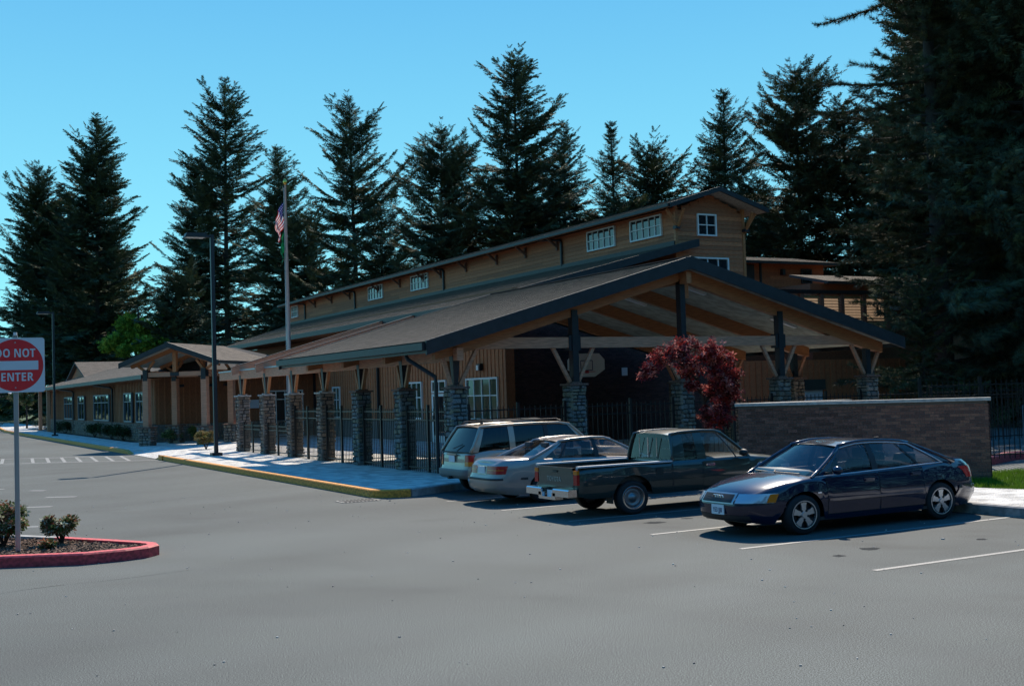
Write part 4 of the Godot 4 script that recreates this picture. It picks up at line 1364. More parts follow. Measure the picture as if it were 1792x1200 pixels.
func low_at(c: Dictionary, x: float, zn: float) -> float:
	var y: float = c.y0
	if absf(x) > c.L * 0.9: y += 0.06 * (absf(x) / c.L - 0.9) / 0.1
	if absf(zn) > 0.7:
		for a in c.arch:
			var dx: float = x - a[0]
			if absf(dx) < a[1]: y = maxf(y, a[2] + sqrt(a[1] * a[1] - dx * dx))
	return y

func car_body(c: Dictionary, m: Material, t: Node) -> void:
	var cols := []
	var zs := [0.0, 0.15, 0.3, 0.45, 0.6, 0.7, 0.8, 0.87]
	for z in zs: cols.append(Vector2(xn_at(c, z, 1.0), z))
	var a := xn_at(c, 0.92, 1.0)
	var b := xn_at(c, 0.92, -1.0)
	var steps := 110
	for i in steps + 1:
		var x := lerpf(a, b, float(i) / steps)
		cols.append(Vector2(x, zn_at(c, x)))
	zs.reverse()
	for z in zs: cols.append(Vector2(xn_at(c, z, -1.0), z))
	var rows := [0.0, 0.07, 0.15, 0.25, 0.36, 0.48, 0.6, 0.72, 0.82, 0.9, 0.95, 0.985, 1.0]
	var grid := []
	for q in cols:
		var col := []
		var x: float = q.x * c.L
		var top := lerp_at(c.sh, x)
		var low := low_at(c, x, q.y)
		for r in rows:
			var y: float = lerpf(low, top, r)
			var p := hull(c, q.x, q.y, y)
			var ins := 0.0
			if r > 0.82: ins = 0.055 * pow((r - 0.82) / 0.18, 2.0)
			p.z *= 1.0 - ins * 1.1
			p.x *= 1.0 - ins * 0.45 * absf(q.x)
			col.append(p)
		grid.append(col)
	var s := Mb.new()
	var flip := func(p: Vector3) -> Vector3: return Vector3(p.x, p.y, -p.z)
	for i in grid.size() - 1:
		for j in rows.size() - 1:
			var p0: Vector3 = grid[i][j]
			var p1: Vector3 = grid[i + 1][j]
			var p2: Vector3 = grid[i + 1][j + 1]
			var p3: Vector3 = grid[i][j + 1]
			s.quad(p0, p1, p2, p3)
			s.quad(flip.call(p0), flip.call(p3), flip.call(p2), flip.call(p1))
		var e0: Vector3 = grid[i][-1]
		var e1: Vector3 = grid[i + 1][-1]
		var open: Array = c.get("bed", [9.0, 9.0])
		if e0.x > open[0] and e0.x < open[1]: continue
		var n := 10
		for k in n:
			var u0 := 1.0 - 2.0 * k / n
			var u1 := 1.0 - 2.0 * (k + 1) / n
			var f := func(e: Vector3, u: float) -> Vector3: return Vector3(e.x, e.y + c.crown * (1.0 - pow(absf(u), 2.6)) * smoothstep(0.0, 0.5, e.z), e.z * u)
			s.quad(f.call(e0, u0), f.call(e1, u0), f.call(e1, u1), f.call(e0, u1))
	obj("body", s, m, t, true)
	var ub := Mb.new()
	ub.box(Vector3(0, c.y0 + 0.17, 0), Vector3(c.L * 1.84, 0.3, 1.1))
	ub.box(Vector3(0, c.y0 + 0.03, 0), Vector3(c.L * 1.2, 0.05, lerp_at(c.W, 0.4) * 1.9))
	obj("underbody", ub, M.dark_plastic, t)

func side_patch(c: Dictionary, called: String, xa: float, xb: float, ya: float, yb: float, off: float, m: Material, t: Node, sides := [-1.0, 1.0], slant := 0.0) -> MeshInstance3D:
	var last: MeshInstance3D
	for sd in sides:
		var s := Mb.new()
		var nx := 12
		var ny := 5
		var f := func(i: int, j: int) -> Vector3:
			var y := lerpf(ya, yb, float(j) / ny)
			var x: float = lerpf(xa, xb, float(i) / nx) + slant * (y - ya)
			var y2 := minf(y, lerp_at(c.sh, x) - 0.03)
			var p := hull(c, x / c.L, zn_at(c, x / c.L), y2)
			p.x = x
			return Vector3(x, y2, (p.z + off) * sd)
		for i in nx:
			for j in ny:
				s.quad(f.call(i, j), f.call(i + 1, j), f.call(i + 1, j + 1), f.call(i, j + 1))
		last = obj(called, s, m, t, true)
	return last

func end_patch(c: Dictionary, called: String, end: float, za: float, zb: float, ya: float, yb: float, off: float, m: Material, t: Node, both := false) -> void:
	for sd in ([-1.0, 1.0] if both else [1.0]):
		var s := Mb.new()
		var nz := 12
		var ny := 6
		var f := func(i: int, j: int) -> Vector3:
			var y := lerpf(ya, yb, float(j) / ny)
			var w := lerp_at(c.W, y)
			var z: float = lerpf(za, zb, float(i) / nz)
			var zn := clampf(z / w, -0.985, 0.985)
			var p := hull(c, xn_at(c, zn, end), zn, y)
			var out := Vector3(end, 0, signf(zn) * pow(absf(zn), 6.0) * 0.9).normalized()
			p += out * off
			return Vector3(p.x, p.y, p.z * sd)
		for i in nz:
			for j in ny:
				s.quad(f.call(i, j), f.call(i + 1, j), f.call(i + 1, j + 1), f.call(i, j + 1))
		obj(called, s, m, t, true)

func wheel(t: Node, x: float, z: float, r: float, w: float, style: String) -> void:
	var sd := signf(z)
	var b := Mb.new()
	var xf := Transform3D(Basis(Vector3(1, 0, 0), Vector3(0, 1, 0), Vector3(0, 0, 1)), Vector3(x, r, z))
	var rr := r * (0.68 if style != "alloy" else 0.7)
	b.lathe([Vector2(rr * 0.9, -w / 2), Vector2(r - 0.03, -w / 2), Vector2(r - 0.006, -w / 2 + 0.025), Vector2(r, -w / 4), Vector2(r, w / 4), Vector2(r - 0.006, w / 2 - 0.025), Vector2(r - 0.03, w / 2), Vector2(rr + 0.02, w / 2 + 0.004), Vector2(rr, w / 2 - 0.01)], 40, xf)
	var tyre := obj("wheel", b, M.tyre, t, true)
	var hub := Mb.new()
	var f := w / 2
	var h2 := Transform3D(Basis(Vector3(1, 0, 0), Vector3(0, 1, 0), Vector3(0, 0, sd)), Vector3(x, r, z))
	if style == "alloy":
		var bk := Mb.new()
		bk.lathe([Vector2(0.0, f - 0.07), Vector2(rr * 0.94, f - 0.07), Vector2(rr * 0.94, f - 0.015)], 32, h2)
		obj("rim_barrel", bk, M.dark_plastic, tyre)
		hub.lathe([Vector2(rr * 0.93, f - 0.03), Vector2(rr * 0.955, f + 0.002), Vector2(rr + 0.006, f + 0.004), Vector2(rr + 0.006, f - 0.02)], 40, h2)
		for k in 5:
			var a := TAU * k / 5.0 + PI / 2
			var pl := PackedVector2Array()
			for q in [[0.02, -0.3], [0.24, -0.30], [0.62, -0.30], [0.94, -0.46], [0.99, 0.0], [0.94, 0.46], [0.62, 0.30], [0.24, 0.30], [0.02, 0.3]]:
				pl.append(Vector2(q[0] * cos(a) - q[1] * 0.62 * sin(a), q[0] * sin(a) + q[1] * 0.62 * cos(a)) * rr * 0.96)
			hub.prism(pl, f - 0.045, f - 0.012 + 0.0005 * k, h2)
		hub.lathe([Vector2(0, f + 0.002), Vector2(rr * 0.2, f + 0.002), Vector2(rr * 0.24, f - 0.03)], 20, h2)
		obj("rim", hub, M.alloy, tyre)
		var nuts := Mb.new()
		for k in 5:
			var a := TAU * (k + 0.5) / 5.0 + PI / 2
			nuts.lathe([Vector2(0, f - 0.005), Vector2(0.02, f - 0.005), Vector2(0.02, f - 0.03)], 8, h2 * Transform3D(Basis.IDENTITY, Vector3(cos(a), sin(a), 0) * rr * 0.34))
		obj("wheel_bolts", nuts, M.dark_plastic, tyre)
	else:
		hub.lathe([Vector2(0, f - 0.01), Vector2(rr * 0.3, f - 0.01), Vector2(rr * 0.34, f - 0.045), Vector2(rr * 0.5, f - 0.05), Vector2(rr * 0.62, f - 0.025), Vector2(rr * 0.78, f - 0.03), Vector2(rr * 0.86, f - 0.06), Vector2(rr * 0.95, f - 0.03), Vector2(rr * 0.96, f + 0.003), Vector2(rr + 0.008, f + 0.006), Vector2(rr + 0.01, f - 0.02)], 40, h2)
		obj("rim", hub, M.steel_rim, tyre, true)
		var trim := disc(rr * 0.9, rr * 1.0, 0.0)
		for i in trim.v.size(): trim.v[i] = h2 * (trim.v[i] + Vector3(0, 0, f + 0.008))
		obj("rim_ring", trim, M.chrome, tyre)

# cabin: bottoms and tops list the side divisions from the tail forward, kinds say what fills them
func cabin(c: Dictionary, m: Material, gm: Material, t: Node, seats: Array) -> void:
	var g: Dictionary = c.cabin
	var bx: Array = g.bottoms
	var tx: Array = g.tops
	var yb := func(x: float) -> float: return lerp_at(c.sh, x) + 0.012
	var yt := func(x: float) -> float: return lerp_at(g.roof, x)
	var zb := func(x: float) -> float: return g.wb
	var zt := func(x: float) -> float: return g.wr
	var side := func(xb: float, xt: float, u: float) -> Vector3:
		var y0: float = yb.call(xb) - 0.03
		var y1: float = yt.call(xt) - 0.045
		return Vector3(lerpf(xb, xt, u), lerpf(y0, y1, u), lerpf(g.wb, g.wr, u) + 0.035 * 4.0 * u * (1.0 - u) * 0.8)
	for sd in [-1.0, 1.0]:
		for i in bx.size() - 1:
			var k: String = g.kinds[i]
			var s := Mb.new()
			var sub := 5
			for e in sub:
				for w in 6:
					var q := []
					for uv in [[e, w], [e + 1, w], [e + 1, w + 1], [e, w + 1]]:
						var fx := float(uv[0]) / sub
						var p: Vector3 = side.call(lerpf(bx[i], bx[i + 1], fx), lerpf(tx[i], tx[i + 1], fx), uv[1] / 6.0)
						if k == "glass": p.z -= 0.012
						p.z *= sd
						q.append(p)
					s.quad(q[0], q[1], q[2], q[3])
			if k == "glass": obj("side_window", s, gm, t, true)
			else: obj("pillar", s, M.dark_plastic if k == "black" else m, t, true)
		# rail along the roof edge
		var rail := []
		for i in 5: rail.append(side.call(bx[0], tx[0], i / 4.0) * Vector3(1, 1, sd) )
		for i in 9:
			var x := lerpf(tx[0], tx[-1], i / 8.0)
			rail.append(Vector3(x, yt.call(x) - 0.03, g.wr * sd))
		for i in 5: rail.append(side.call(bx[-1], tx[-1], 1.0 - i / 4.0) * Vector3(1, 1, sd))
		var rb := Mb.new()
		rb.tube(rail, [0.032], 8)
		obj("roof_rail", rb, m, t, true)
		if g.has("trim"):
			var tr := Mb.new()
			var line := []
			for i in 9:
				var x := lerpf(bx[1] - 0.1, bx[-1], i / 8.0)
				var p: Vector3 = side.call(x, lerpf(tx[1], tx[-1], i / 8.0), 0.03)
				line.append(Vector3(p.x, p.y, (p.z + 0.012) * sd))
			tr.tube(line, [0.011], 6)
			line = []
			for i in 7: 
				var p: Vector3 = side.call(lerpf(bx[1] - 0.08, bx[1] - 0.08, 0), tx[1] - 0.05, 0.05 + 0.9 * i / 6.0)
				line.append(Vector3(p.x, p.y, (p.z + 0.012) * sd))
			for i in range(1, 9):
				var x := lerpf(tx[1], tx[-1] + 0.02, i / 8.0)
				line.append(Vector3(x, yt.call(x) - 0.06, (g.wr + 0.02) * sd))
			for i in 7:
				var p: Vector3 = side.call(bx[-1], tx[-1], 0.95 - 0.95 * i / 6.0)
				line.append(Vector3(p.x, p.y, (p.z + 0.014) * sd))
			tr.tube(line, [0.011], 6)
			obj("window_trim", tr, M.trim, t, true)
	# roof skin
	var rf := Mb.new()
	var nx := 14
	var nz := 12
	var skin := func(i: int, j: int) -> Vector3:
		var x := lerpf(tx[0] - 0.02, tx[-1] + 0.02, float(i) / nx)
		var u := 2.0 * j / nz - 1.0
		var bow: float = (g.get("bow", 0.06)) * (1.0 - u * u)
		if i == nx: x += bow
		if i == 0: x -= bow * 0.7
		return Vector3(x, yt.call(clampf(x, tx[0], tx[-1])) - 0.035 * pow(absf(u), 3.0), u * g.wr)
	for i in nx:
		for j in nz:
			rf.quad(skin.call(i, j), skin.call(i, j + 1), skin.call(i + 1, j + 1), skin.call(i + 1, j))
	obj("roof", rf, m, t, true)
	# front and rear screens
	for e in [["windscreen", bx[-1], tx[-1], 1.0, g.get("bow", 0.06) + 0.08], ["rear_window", bx[0], tx[0], -1.0, g.get("rbow", 0.06)]]:
		var s := Mb.new()
		var f := func(i: int, j: int) -> Vector3:
			var u := 2.0 * i / 12.0 - 1.0
			var v := j / 6.0
			var p: Vector3 = side.call(e[1], e[2], v)
			var bw: float = e[4] * (1.0 - u * u) * lerpf(1.0, 0.7, v)
			return Vector3(p.x + e[3] * (bw - 0.01), p.y + 0.035 * (1.0 - u * u) * v, p.z * u * 0.985)
		for i in 12:
			for j in 6:
				s.quad(f.call(i, j), f.call(i + 1, j), f.call(i + 1, j + 1), f.call(i, j + 1))
		obj(e[0], s, gm if e[0] == "windscreen" or not g.has("rear_glass") else g.rear_glass, t, true)
		var fr := Mb.new()
		var edge := []
		for i in 13: edge.append(f.call(i, 0) + Vector3(0, 0.006, 0))
		fr.tube(edge, [0.012], 5)
		edge = []
		for i in 13: edge.append(f.call(i, 6))
		fr.tube(edge, [0.012], 5)
		obj("screen_seal", fr, M.dark_plastic if not g.has("seal") else g.seal, t, true)
	# inside
	var inn := Mb.new()
	inn.box(Vector3((bx[0] + bx[-1]) / 2, lerp_at(c.sh, 0.0) + 0.005, 0), Vector3(absf(bx[-1] - bx[0]) - 0.3, 0.02, g.wb * 1.8))
	obj("interior", inn, M.seat, t)
	if g.has("dash"):
		var da := Mb.new()
		da.tube([Vector3(bx[-1] - 0.1, yb.call(bx[-1]) - 0.0, -g.wb * 0.8), Vector3(bx[-1] - 0.06, yb.call(bx[-1]) + 0.02, 0), Vector3(bx[-1] - 0.1, yb.call(bx[-1]), g.wb * 0.8)], [0.09], 8)
		obj("dashboard", da, g.dash, t, true)
	for x in seats:
		for z in [-0.36, 0.36]:
			var st := Mb.new()
			var y := lerp_at(c.sh, x)
			st.prism(PackedVector2Array([Vector2(x - 0.1, y - 0.05), Vector2(x + 0.06, y - 0.05), Vector2(x - 0.02, y + 0.16), Vector2(x - 0.1, y + 0.17)]), z - 0.2, z + 0.2)
			st.box(Vector3(x - 0.1, y + 0.27, z), Vector3(0.08, 0.15, 0.24))
			obj("seat", st, M.seat, t)

func door(c: Dictionary, xa: float, xb: float, ya: float, yb: float, m: Material, t: Node, hx: float, hy: float, hm: Material) -> void:
	for sd in [-1.0, 1.0]:
		side_patch(c, "door_gap", xa - 0.008, xb + 0.008, ya - 0.008, yb, 0.0015, M.dark_plastic, t, [sd])
		var d := side_patch(c, "door", xa, xb, ya, yb, 0.005, m, t, [sd])
		var p := hull(c, hx / c.L, zn_at(c, hx / c.L), hy)
		var h := Mb.new()
		h.box(Vector3(hx, hy, (p.z + 0.022) * sd), Vector3(0.17, 0.03, 0.03))
		h.box(Vector3(hx, hy, (p.z + 0.008) * sd), Vector3(0.2, 0.055, 0.012))
		obj("handle", h, hm, d)

func mirror(t: Node, x: float, y: float, z: float, m: Material) -> void:
	for sd in [-1.0, 1.0]:
		var b := Mb.new()
		b.lathe([Vector2(0.0, -0.05), Vector2(0.07, -0.045), Vector2(0.1, -0.01), Vector2(0.09, 0.04), Vector2(0.04, 0.075), Vector2(0.0, 0.08)], 12, Transform3D(Basis(Vector3(0, 0, 1), Vector3(0, 0.72, 0), Vector3(1, 0, 0)), Vector3(x, y, (z + 0.1) * sd)))
		b.bar(Vector3(x, y - 0.03, z * sd), Vector3(x, y - 0.03, (z + 0.06) * sd), 0.05, 0.05)
		obj("mirror", b, m, t, true)

func cars() -> void:
	sedan_navy()
	pickup()
	sedan_champagne()
	estate()

func place(called: String, label: String, category: String, x: float, z: float, turn: float, stretch: float) -> Node3D:
	var t := thing(called, label, category, Vector3(x, 0, z), turn, "", 1.0)
	t.scale = Vector3(stretch, 1, 1.0)
	return t

func sedan_navy() -> void:
	var t := place("parked_sedan", "shiny dark navy sedan with silver five spoke wheels, nearest parked car", "car", 12.68, -13.2, PI, 1.13)
	var c := {"L": 2.4, "nf": 4.2, "nr": 4.6, "y0": 0.2, "crown": 0.055,
		"sh": [[-2.4, 0.9], [-2.33, 0.985], [-2.1, 1.0], [-1.4, 0.985], [-0.4, 0.945], [0.6, 0.915], [1.2, 0.9], [1.5, 0.875], [1.8, 0.83], [2.1, 0.765], [2.28, 0.7], [2.36, 0.64], [2.4, 0.6]],
		"W": [[0.2, 0.85], [0.3, 0.885], [0.5, 0.905], [0.68, 0.9], [0.82, 0.875], [0.95, 0.835], [1.0, 0.82]],
		"fx": [[0.2, -0.12], [0.28, -0.04], [0.4, -0.005], [0.5, 0.0], [0.56, -0.01], [0.62, -0.05], [0.75, -0.14], [0.9, -0.2]],
		"rx": [[0.2, -0.14], [0.3, -0.05], [0.42, 0.0], [0.52, 0.0], [0.58, -0.03], [0.75, -0.05], [1.0, -0.12]],
		"arch": [[-1.32, 0.36, 0.33], [1.44, 0.36, 0.33]],
		"cabin": {"wb": 0.79, "wr": 0.565, "roof": [[-1.1, 1.35], [-0.85, 1.39], [-0.5, 1.43], [-0.1, 1.447], [0.2, 1.437], [0.45, 1.395], [0.6, 1.36]],
			"bottoms": [-1.70, -1.36, -0.98, -0.93, -0.1, 0.02, 1.02, 1.22], "tops": [-0.92, -0.8, -0.62, -0.57, -0.1, 0.0, 0.45, 0.5],
			"kinds": ["paint", "glass", "black", "glass", "black", "glass", "paint"], "trim": true, "dash": M.beige, "bow": 0.08, "rbow": 0.12}}
	car_body(c, M.navy, t)
	cabin(c, M.navy, M.car_glass, t, [-1.0, 0.0])
	for x in [-1.32, 1.44]:
		for z in [-0.775, 0.775]: wheel(t, x, z, 0.318, 0.2, "alloy")
	door(c, 0.0, 1.0, 0.3, 0.9, M.navy, t, 0.18, 0.79, M.navy)
	door(c, -0.95, -0.03, 0.3, 0.93, M.navy, t, -0.78, 0.83, M.navy)
	side_patch(c, "side_moulding", -0.9, 0.98, 0.5, 0.545, 0.012, M.navy, t)
	side_patch(c, "side_repeater", 1.12, 1.19, 0.64, 0.665, 0.008, M.lamp_clear, t)
	end_patch(c, "headlight", 1.0, 0.43, 0.8, 0.545, 0.69, 0.006, M.lamp_clear, t, true)
	end_patch(c, "turn_signal", 1.0, 0.765, 0.806, 0.55, 0.68, 0.009, M.tail_amber, t, true)
	end_patch(c, "grille_frame", 1.0, -0.4, 0.4, 0.53, 0.7, 0.006, M.pole_grey, t)
	end_patch(c, "grille", 1.0, -0.36, 0.36, 0.552, 0.68, 0.012, M.dark_plastic, t)
	for k in 4:
		var y := 0.57 + k * 0.027
		end_patch(c, "grille_bar", 1.0, -0.355, 0.355, y, y + 0.006, 0.018, M.steel, t)
	end_patch(c, "bumper_strip", 1.0, -0.84, 0.84, 0.46, 0.5, 0.012, M.navy, t)
	end_patch(c, "lower_intake", 1.0, -0.62, 0.62, 0.26, 0.35, 0.004, M.dark_plastic, t)
	var em := Mb.new()
	for k in 4:
		var ring := []
		for i in 17: ring.append(Vector3(2.36, 0.617 + 0.042 * sin(TAU * i / 16), (k - 1.5) * 0.062 + 0.042 * cos(TAU * i / 16)))
		em.tube(ring, [0.0075], 5, false)
	obj("ring_emblem", em, M.chrome, t, true)
	boxpart("number_plate", Vector3(2.412, 0.43, -0.06), Vector3(0.014, 0.155, 0.31), M.plate, t)
	text("153 JJB", 0.1, 0.002, M.print_dark, t, Transform3D(Basis(Vector3(0, 0, -1), Vector3.UP, Vector3(1, 0, 0)), Vector3(2.4205, 0.425, -0.06)), 0.72, "plate_lettering")
	end_patch(c, "tail_light", -1.0, 0.45, 0.8, 0.68, 0.88, 0.006, M.tail_red, t, true)
	end_patch(c, "rear_bumper", -1.0, -0.86, 0.86, 0.36, 0.56, 0.02, M.navy, t)
	mirror(t, 0.83, 0.99, 0.83, M.navy)
	var wp := Mb.new()
	wp.tube([Vector3(1.25, 0.945, -0.55), Vector3(1.3, 0.955, 0.0), Vector3(1.18, 0.99, 0.1)], [0.01], 5)
	wp.tube([Vector3(1.25, 0.945, 0.05), Vector3(1.2, 0.95, 0.6)], [0.01], 5)
	obj("wiper", wp, M.dark_plastic, t)
	boxpart("roof_aerial", Vector3(-0.8, 1.42, 0), Vector3(0.1, 0.025, 0.03), M.dark_plastic, t)

func pickup() -> void:
	var t := place("pickup_truck", "dark grey green extended cab pickup truck with open bed and chrome step bumper", "pickup truck", 12.27, -16.95, 0.0, 1.12)
	var c := {"L": 2.4, "nf": 7.0, "nr": 22.0, "y0": 0.36, "crown": 0.05, "bed": [-2.36, -0.47],
		"sh": [[-2.4, 0.95], [-0.5, 0.965], [0.4, 0.97], [1.25, 0.975], [1.6, 0.955], [2.1, 0.9], [2.32, 0.86], [2.4, 0.8]],
		"W": [[0.36, 0.78], [0.45, 0.82], [0.62, 0.845], [0.75, 0.84], [0.95, 0.82]],
		"fx": [[0.36, -0.05], [0.5, 0.0], [0.75, -0.02], [0.95, -0.1]],
		"rx": [[0.36, -0.02], [0.5, 0.0], [0.95, 0.0]],
		"arch": [[-1.3, 0.4, 0.36], [1.8, 0.4, 0.36]],
		"cabin": {"wb": 0.76, "wr": 0.62, "roof": [[-0.42, 1.5], [-0.2, 1.545], [0.3, 1.56], [0.6, 1.545], [0.78, 1.5]],
			"bottoms": [-0.44, -0.16, 0.12, 0.32, 0.98, 1.02, 1.3], "tops": [-0.38, -0.14, 0.1, 0.28, 0.6, 0.63, 0.74],
			"kinds": ["paint", "glass", "paint", "glass", "black", "glass"], "bow": 0.06, "rbow": 0.03, "seal": M.chrome}}
	car_body(c, M.dark_teal, t)
	cabin(c, M.dark_teal, M.car_glass, t, [0.28])
	for x in [-1.3, 1.8]:
		for z in [-0.72, 0.72]: wheel(t, x, z, 0.325, 0.19, "steel")
	door(c, 0.2, 1.25, 0.45, 0.93, M.dark_teal, t, 0.36, 0.86, M.chrome)
	side_patch(c, "bed_gap", -0.475, -0.455, 0.42, 0.93, 0.004, M.dark_plastic, t)
	# open bed
	boxpart("bed_floor", Vector3(-1.42, 0.62, 0), Vector3(1.86, 0.04, 1.5), M.dark_plastic, t)
	for sd in [-1.0, 1.0]:
		boxpart("bed_side", Vector3(-1.42, 0.79, sd * 0.73), Vector3(1.86, 0.33, 0.02), M.dark_teal, t)
		var rl := Mb.new()
		rl.box(Vector3(-1.42, 0.972, sd * 0.765), Vector3(1.92, 0.03, 0.11))
		obj("bed_rail", rl, M.trim, t)
		boxpart("wheel_box", Vector3(-1.3, 0.72, sd * 0.62), Vector3(0.8, 0.2, 0.22), M.dark_plastic, t)
	boxpart("bed_front", Vector3(-0.49, 0.79, 0), Vector3(0.03, 0.33, 1.5), M.dark_teal, t)
	var tg := Mb.new()
	tg.box(Vector3(-2.385, 0.72, 0), Vector3(0.05, 0.47, 1.3))
	tg.box(Vector3(-2.392, 0.93, 0), Vector3(0.07, 0.05, 1.3))
	tg.box(Vector3(-2.412, 0.86, 0), Vector3(0.014, 0.02, 1.24))
	tg.box(Vector3(-2.412, 0.6, 0), Vector3(0.014, 0.02, 1.24))
	var gate := obj("tailgate", tg, M.dark_teal, t)
	text("TOYOTA", 0.13, 0.004, M.steel_rim, gate, Transform3D(Basis(Vector3(0, 0, 1), Vector3.UP, Vector3(-1, 0, 0)), Vector3(-2.413, 0.72, -0.06)), 1.05)
	boxpart("latch", Vector3(-2.42, 0.87, 0), Vector3(0.02, 0.04, 0.16), M.dark_plastic, gate)
	for sd in [-1.0, 1.0]:
		boxpart("tail_light", Vector3(-2.395, 0.73, sd * 0.735), Vector3(0.05, 0.19, 0.13), M.tail_red, t)
		boxpart("turn_signal", Vector3(-2.395, 0.87, sd * 0.735), Vector3(0.05, 0.075, 0.13), M.tail_amber, t)
	# stepped chrome bumper with the plate let in
	var bm := Mb.new()
	for sd in [-1.0, 1.0]:
		bm.prism(PackedVector2Array([Vector2(-2.6, 0.42), Vector2(-2.43, 0.42), Vector2(-2.43, 0.56), Vector2(-2.58, 0.56), Vector2(-2.6, 0.54)]), sd * 0.22, sd * 0.8)
		bm.prism(PackedVector2Array([Vector2(-2.6, 0.4), Vector2(-2.43, 0.4), Vector2(-2.43, 0.48), Vector2(-2.6, 0.48)]), sd * 0.18, sd * 0.32)
	bm.box(Vector3(-2.52, 0.375, 0), Vector3(0.16, 0.05, 0.62))
	var bo := obj("step_bumper", bm, M.chrome, t)
	boxpart("number_plate", Vector3(-2.52, 0.46, 0.02), Vector3(0.012, 0.12, 0.28), M.plate, bo)
	boxpart("mud_flap", Vector3(-1.72, 0.36, 0.7), Vector3(0.015, 0.24, 0.22), M.dark_plastic, t)
	boxpart("mud_flap", Vector3(-1.72, 0.36, -0.7), Vector3(0.015, 0.24, 0.22), M.dark_plastic, t)
	boxpart("fuel_flap", Vector3(-0.75, 0.8, 0.842), Vector3(0.15, 0.13, 0.006), M.dark_teal, t)
	end_patch(c, "headlight", 1.0, 0.5, 0.8, 0.62, 0.76, 0.006, M.lamp_clear, t, true)
	end_patch(c, "grille", 1.0, -0.48, 0.48, 0.62, 0.76, 0.006, M.dark_plastic, t)
	boxpart("front_bumper", Vector3(2.42, 0.48, 0), Vector3(0.14, 0.16, 1.6), M.chrome, t)
	mirror(t, 1.05, 1.06, 0.82, M.dark_plastic)
	var wl := Mb.new()
	wl.box(Vector3(-0.46, 1.22, 0), Vector3(0.016, 0.4, 0.02)); wl.box(Vector3(-0.455, 1.22, 0.3), Vector3(0.012, 0.4, 0.014)); wl.box(Vector3(-0.455, 1.22, -0.3), Vector3(0.012, 0.4, 0.014))
	obj("rear_window_divider", wl, M.chrome, t)

func sedan_champagne() -> void:
	var t := place("parked_sedan", "light champagne sedan with wide red tail lights beside the pickup", "car", 12.28, -19.9, 0.0, 1.12)
	var c := {"L": 2.34, "nf": 5.0, "nr": 6.5, "y0": 0.2, "crown": 0.045,
		"sh": [[-2.34, 0.88], [-2.27, 0.945], [-1.8, 0.955], [-1.2, 0.935], [0, 0.9], [0.9, 0.875], [1.3, 0.86], [1.9, 0.77], [2.2, 0.69], [2.34, 0.55]],
		"W": [[0.2, 0.8], [0.3, 0.83], [0.5, 0.855], [0.65, 0.855], [0.85, 0.83], [0.95, 0.81]],
		"fx": [[0.2, -0.1], [0.4, 0.0], [0.55, 0.0], [0.8, -0.15]],
		"rx": [[0.2, -0.12], [0.34, -0.01], [0.45, 0.02], [0.56, 0.02], [0.6, -0.03], [0.95, -0.07]],
		"arch": [[-1.32, 0.34, 0.31], [1.4, 0.34, 0.31]],
		"cabin": {"wb": 0.76, "wr": 0.57, "roof": [[-0.9, 1.31], [-0.6, 1.355], [-0.1, 1.375], [0.2, 1.36], [0.4, 1.31]],
			"bottoms": [-1.62, -1.32, -0.98, -0.92, -0.1, 0.0, 0.95, 1.12], "tops": [-0.85, -0.75, -0.66, -0.62, -0.12, -0.03, 0.3, 0.36],
			"kinds": ["paint", "glass", "black", "glass", "black", "glass", "paint"], "bow": 0.07, "rbow": 0.1}}
	car_body(c, M.champagne, t)
	cabin(c, M.champagne, M.car_glass, t, [-0.95, 0.0])
	for x in [-1.32, 1.4]:
		for z in [-0.74, 0.74]: wheel(t, x, z, 0.3, 0.185, "steel")
	door(c, 0.0, 0.95, 0.28, 0.86, M.champagne, t, 0.15, 0.8, M.champagne)
	door(c, -0.9, -0.03, 0.28, 0.89, M.champagne, t, -0.76, 0.82, M.champagne)
	end_patch(c, "rear_bumper", -1.0, -0.84, 0.84, 0.3, 0.55, 0.03, M.champagne, t)
	end_patch(c, "bumper_strip", -1.0, -0.84, 0.84, 0.53, 0.575, 0.036, M.dark_plastic, t)
	end_patch(c, "tail_light", -1.0, 0.24, 0.745, 0.66, 0.83, 0.01, M.tail_red, t, true)
	for sd in [-1.0, 1.0]:
		end_patch(c, "tail_light_band", -1.0, sd * 0.28, sd * 0.72, 0.735, 0.75, 0.013, M.tail_amber, t)
	end_patch(c, "plate_recess", -1.0, -0.22, 0.22, 0.64, 0.84, 0.006, M.champagne, t)
	boxpart("number_plate", Vector3(-2.31, 0.74, 0), Vector3(0.012, 0.155, 0.31), M.plate, t)
	end_patch(c, "headlight", 1.0, 0.4, 0.8, 0.56, 0.66, 0.006, M.lamp_clear, t, true)
	side_patch(c, "side_moulding", -0.9, 0.95, 0.5, 0.55, 0.01, M.dark_plastic, t)
	mirror(t, 0.75, 0.94, 0.8, M.champagne)

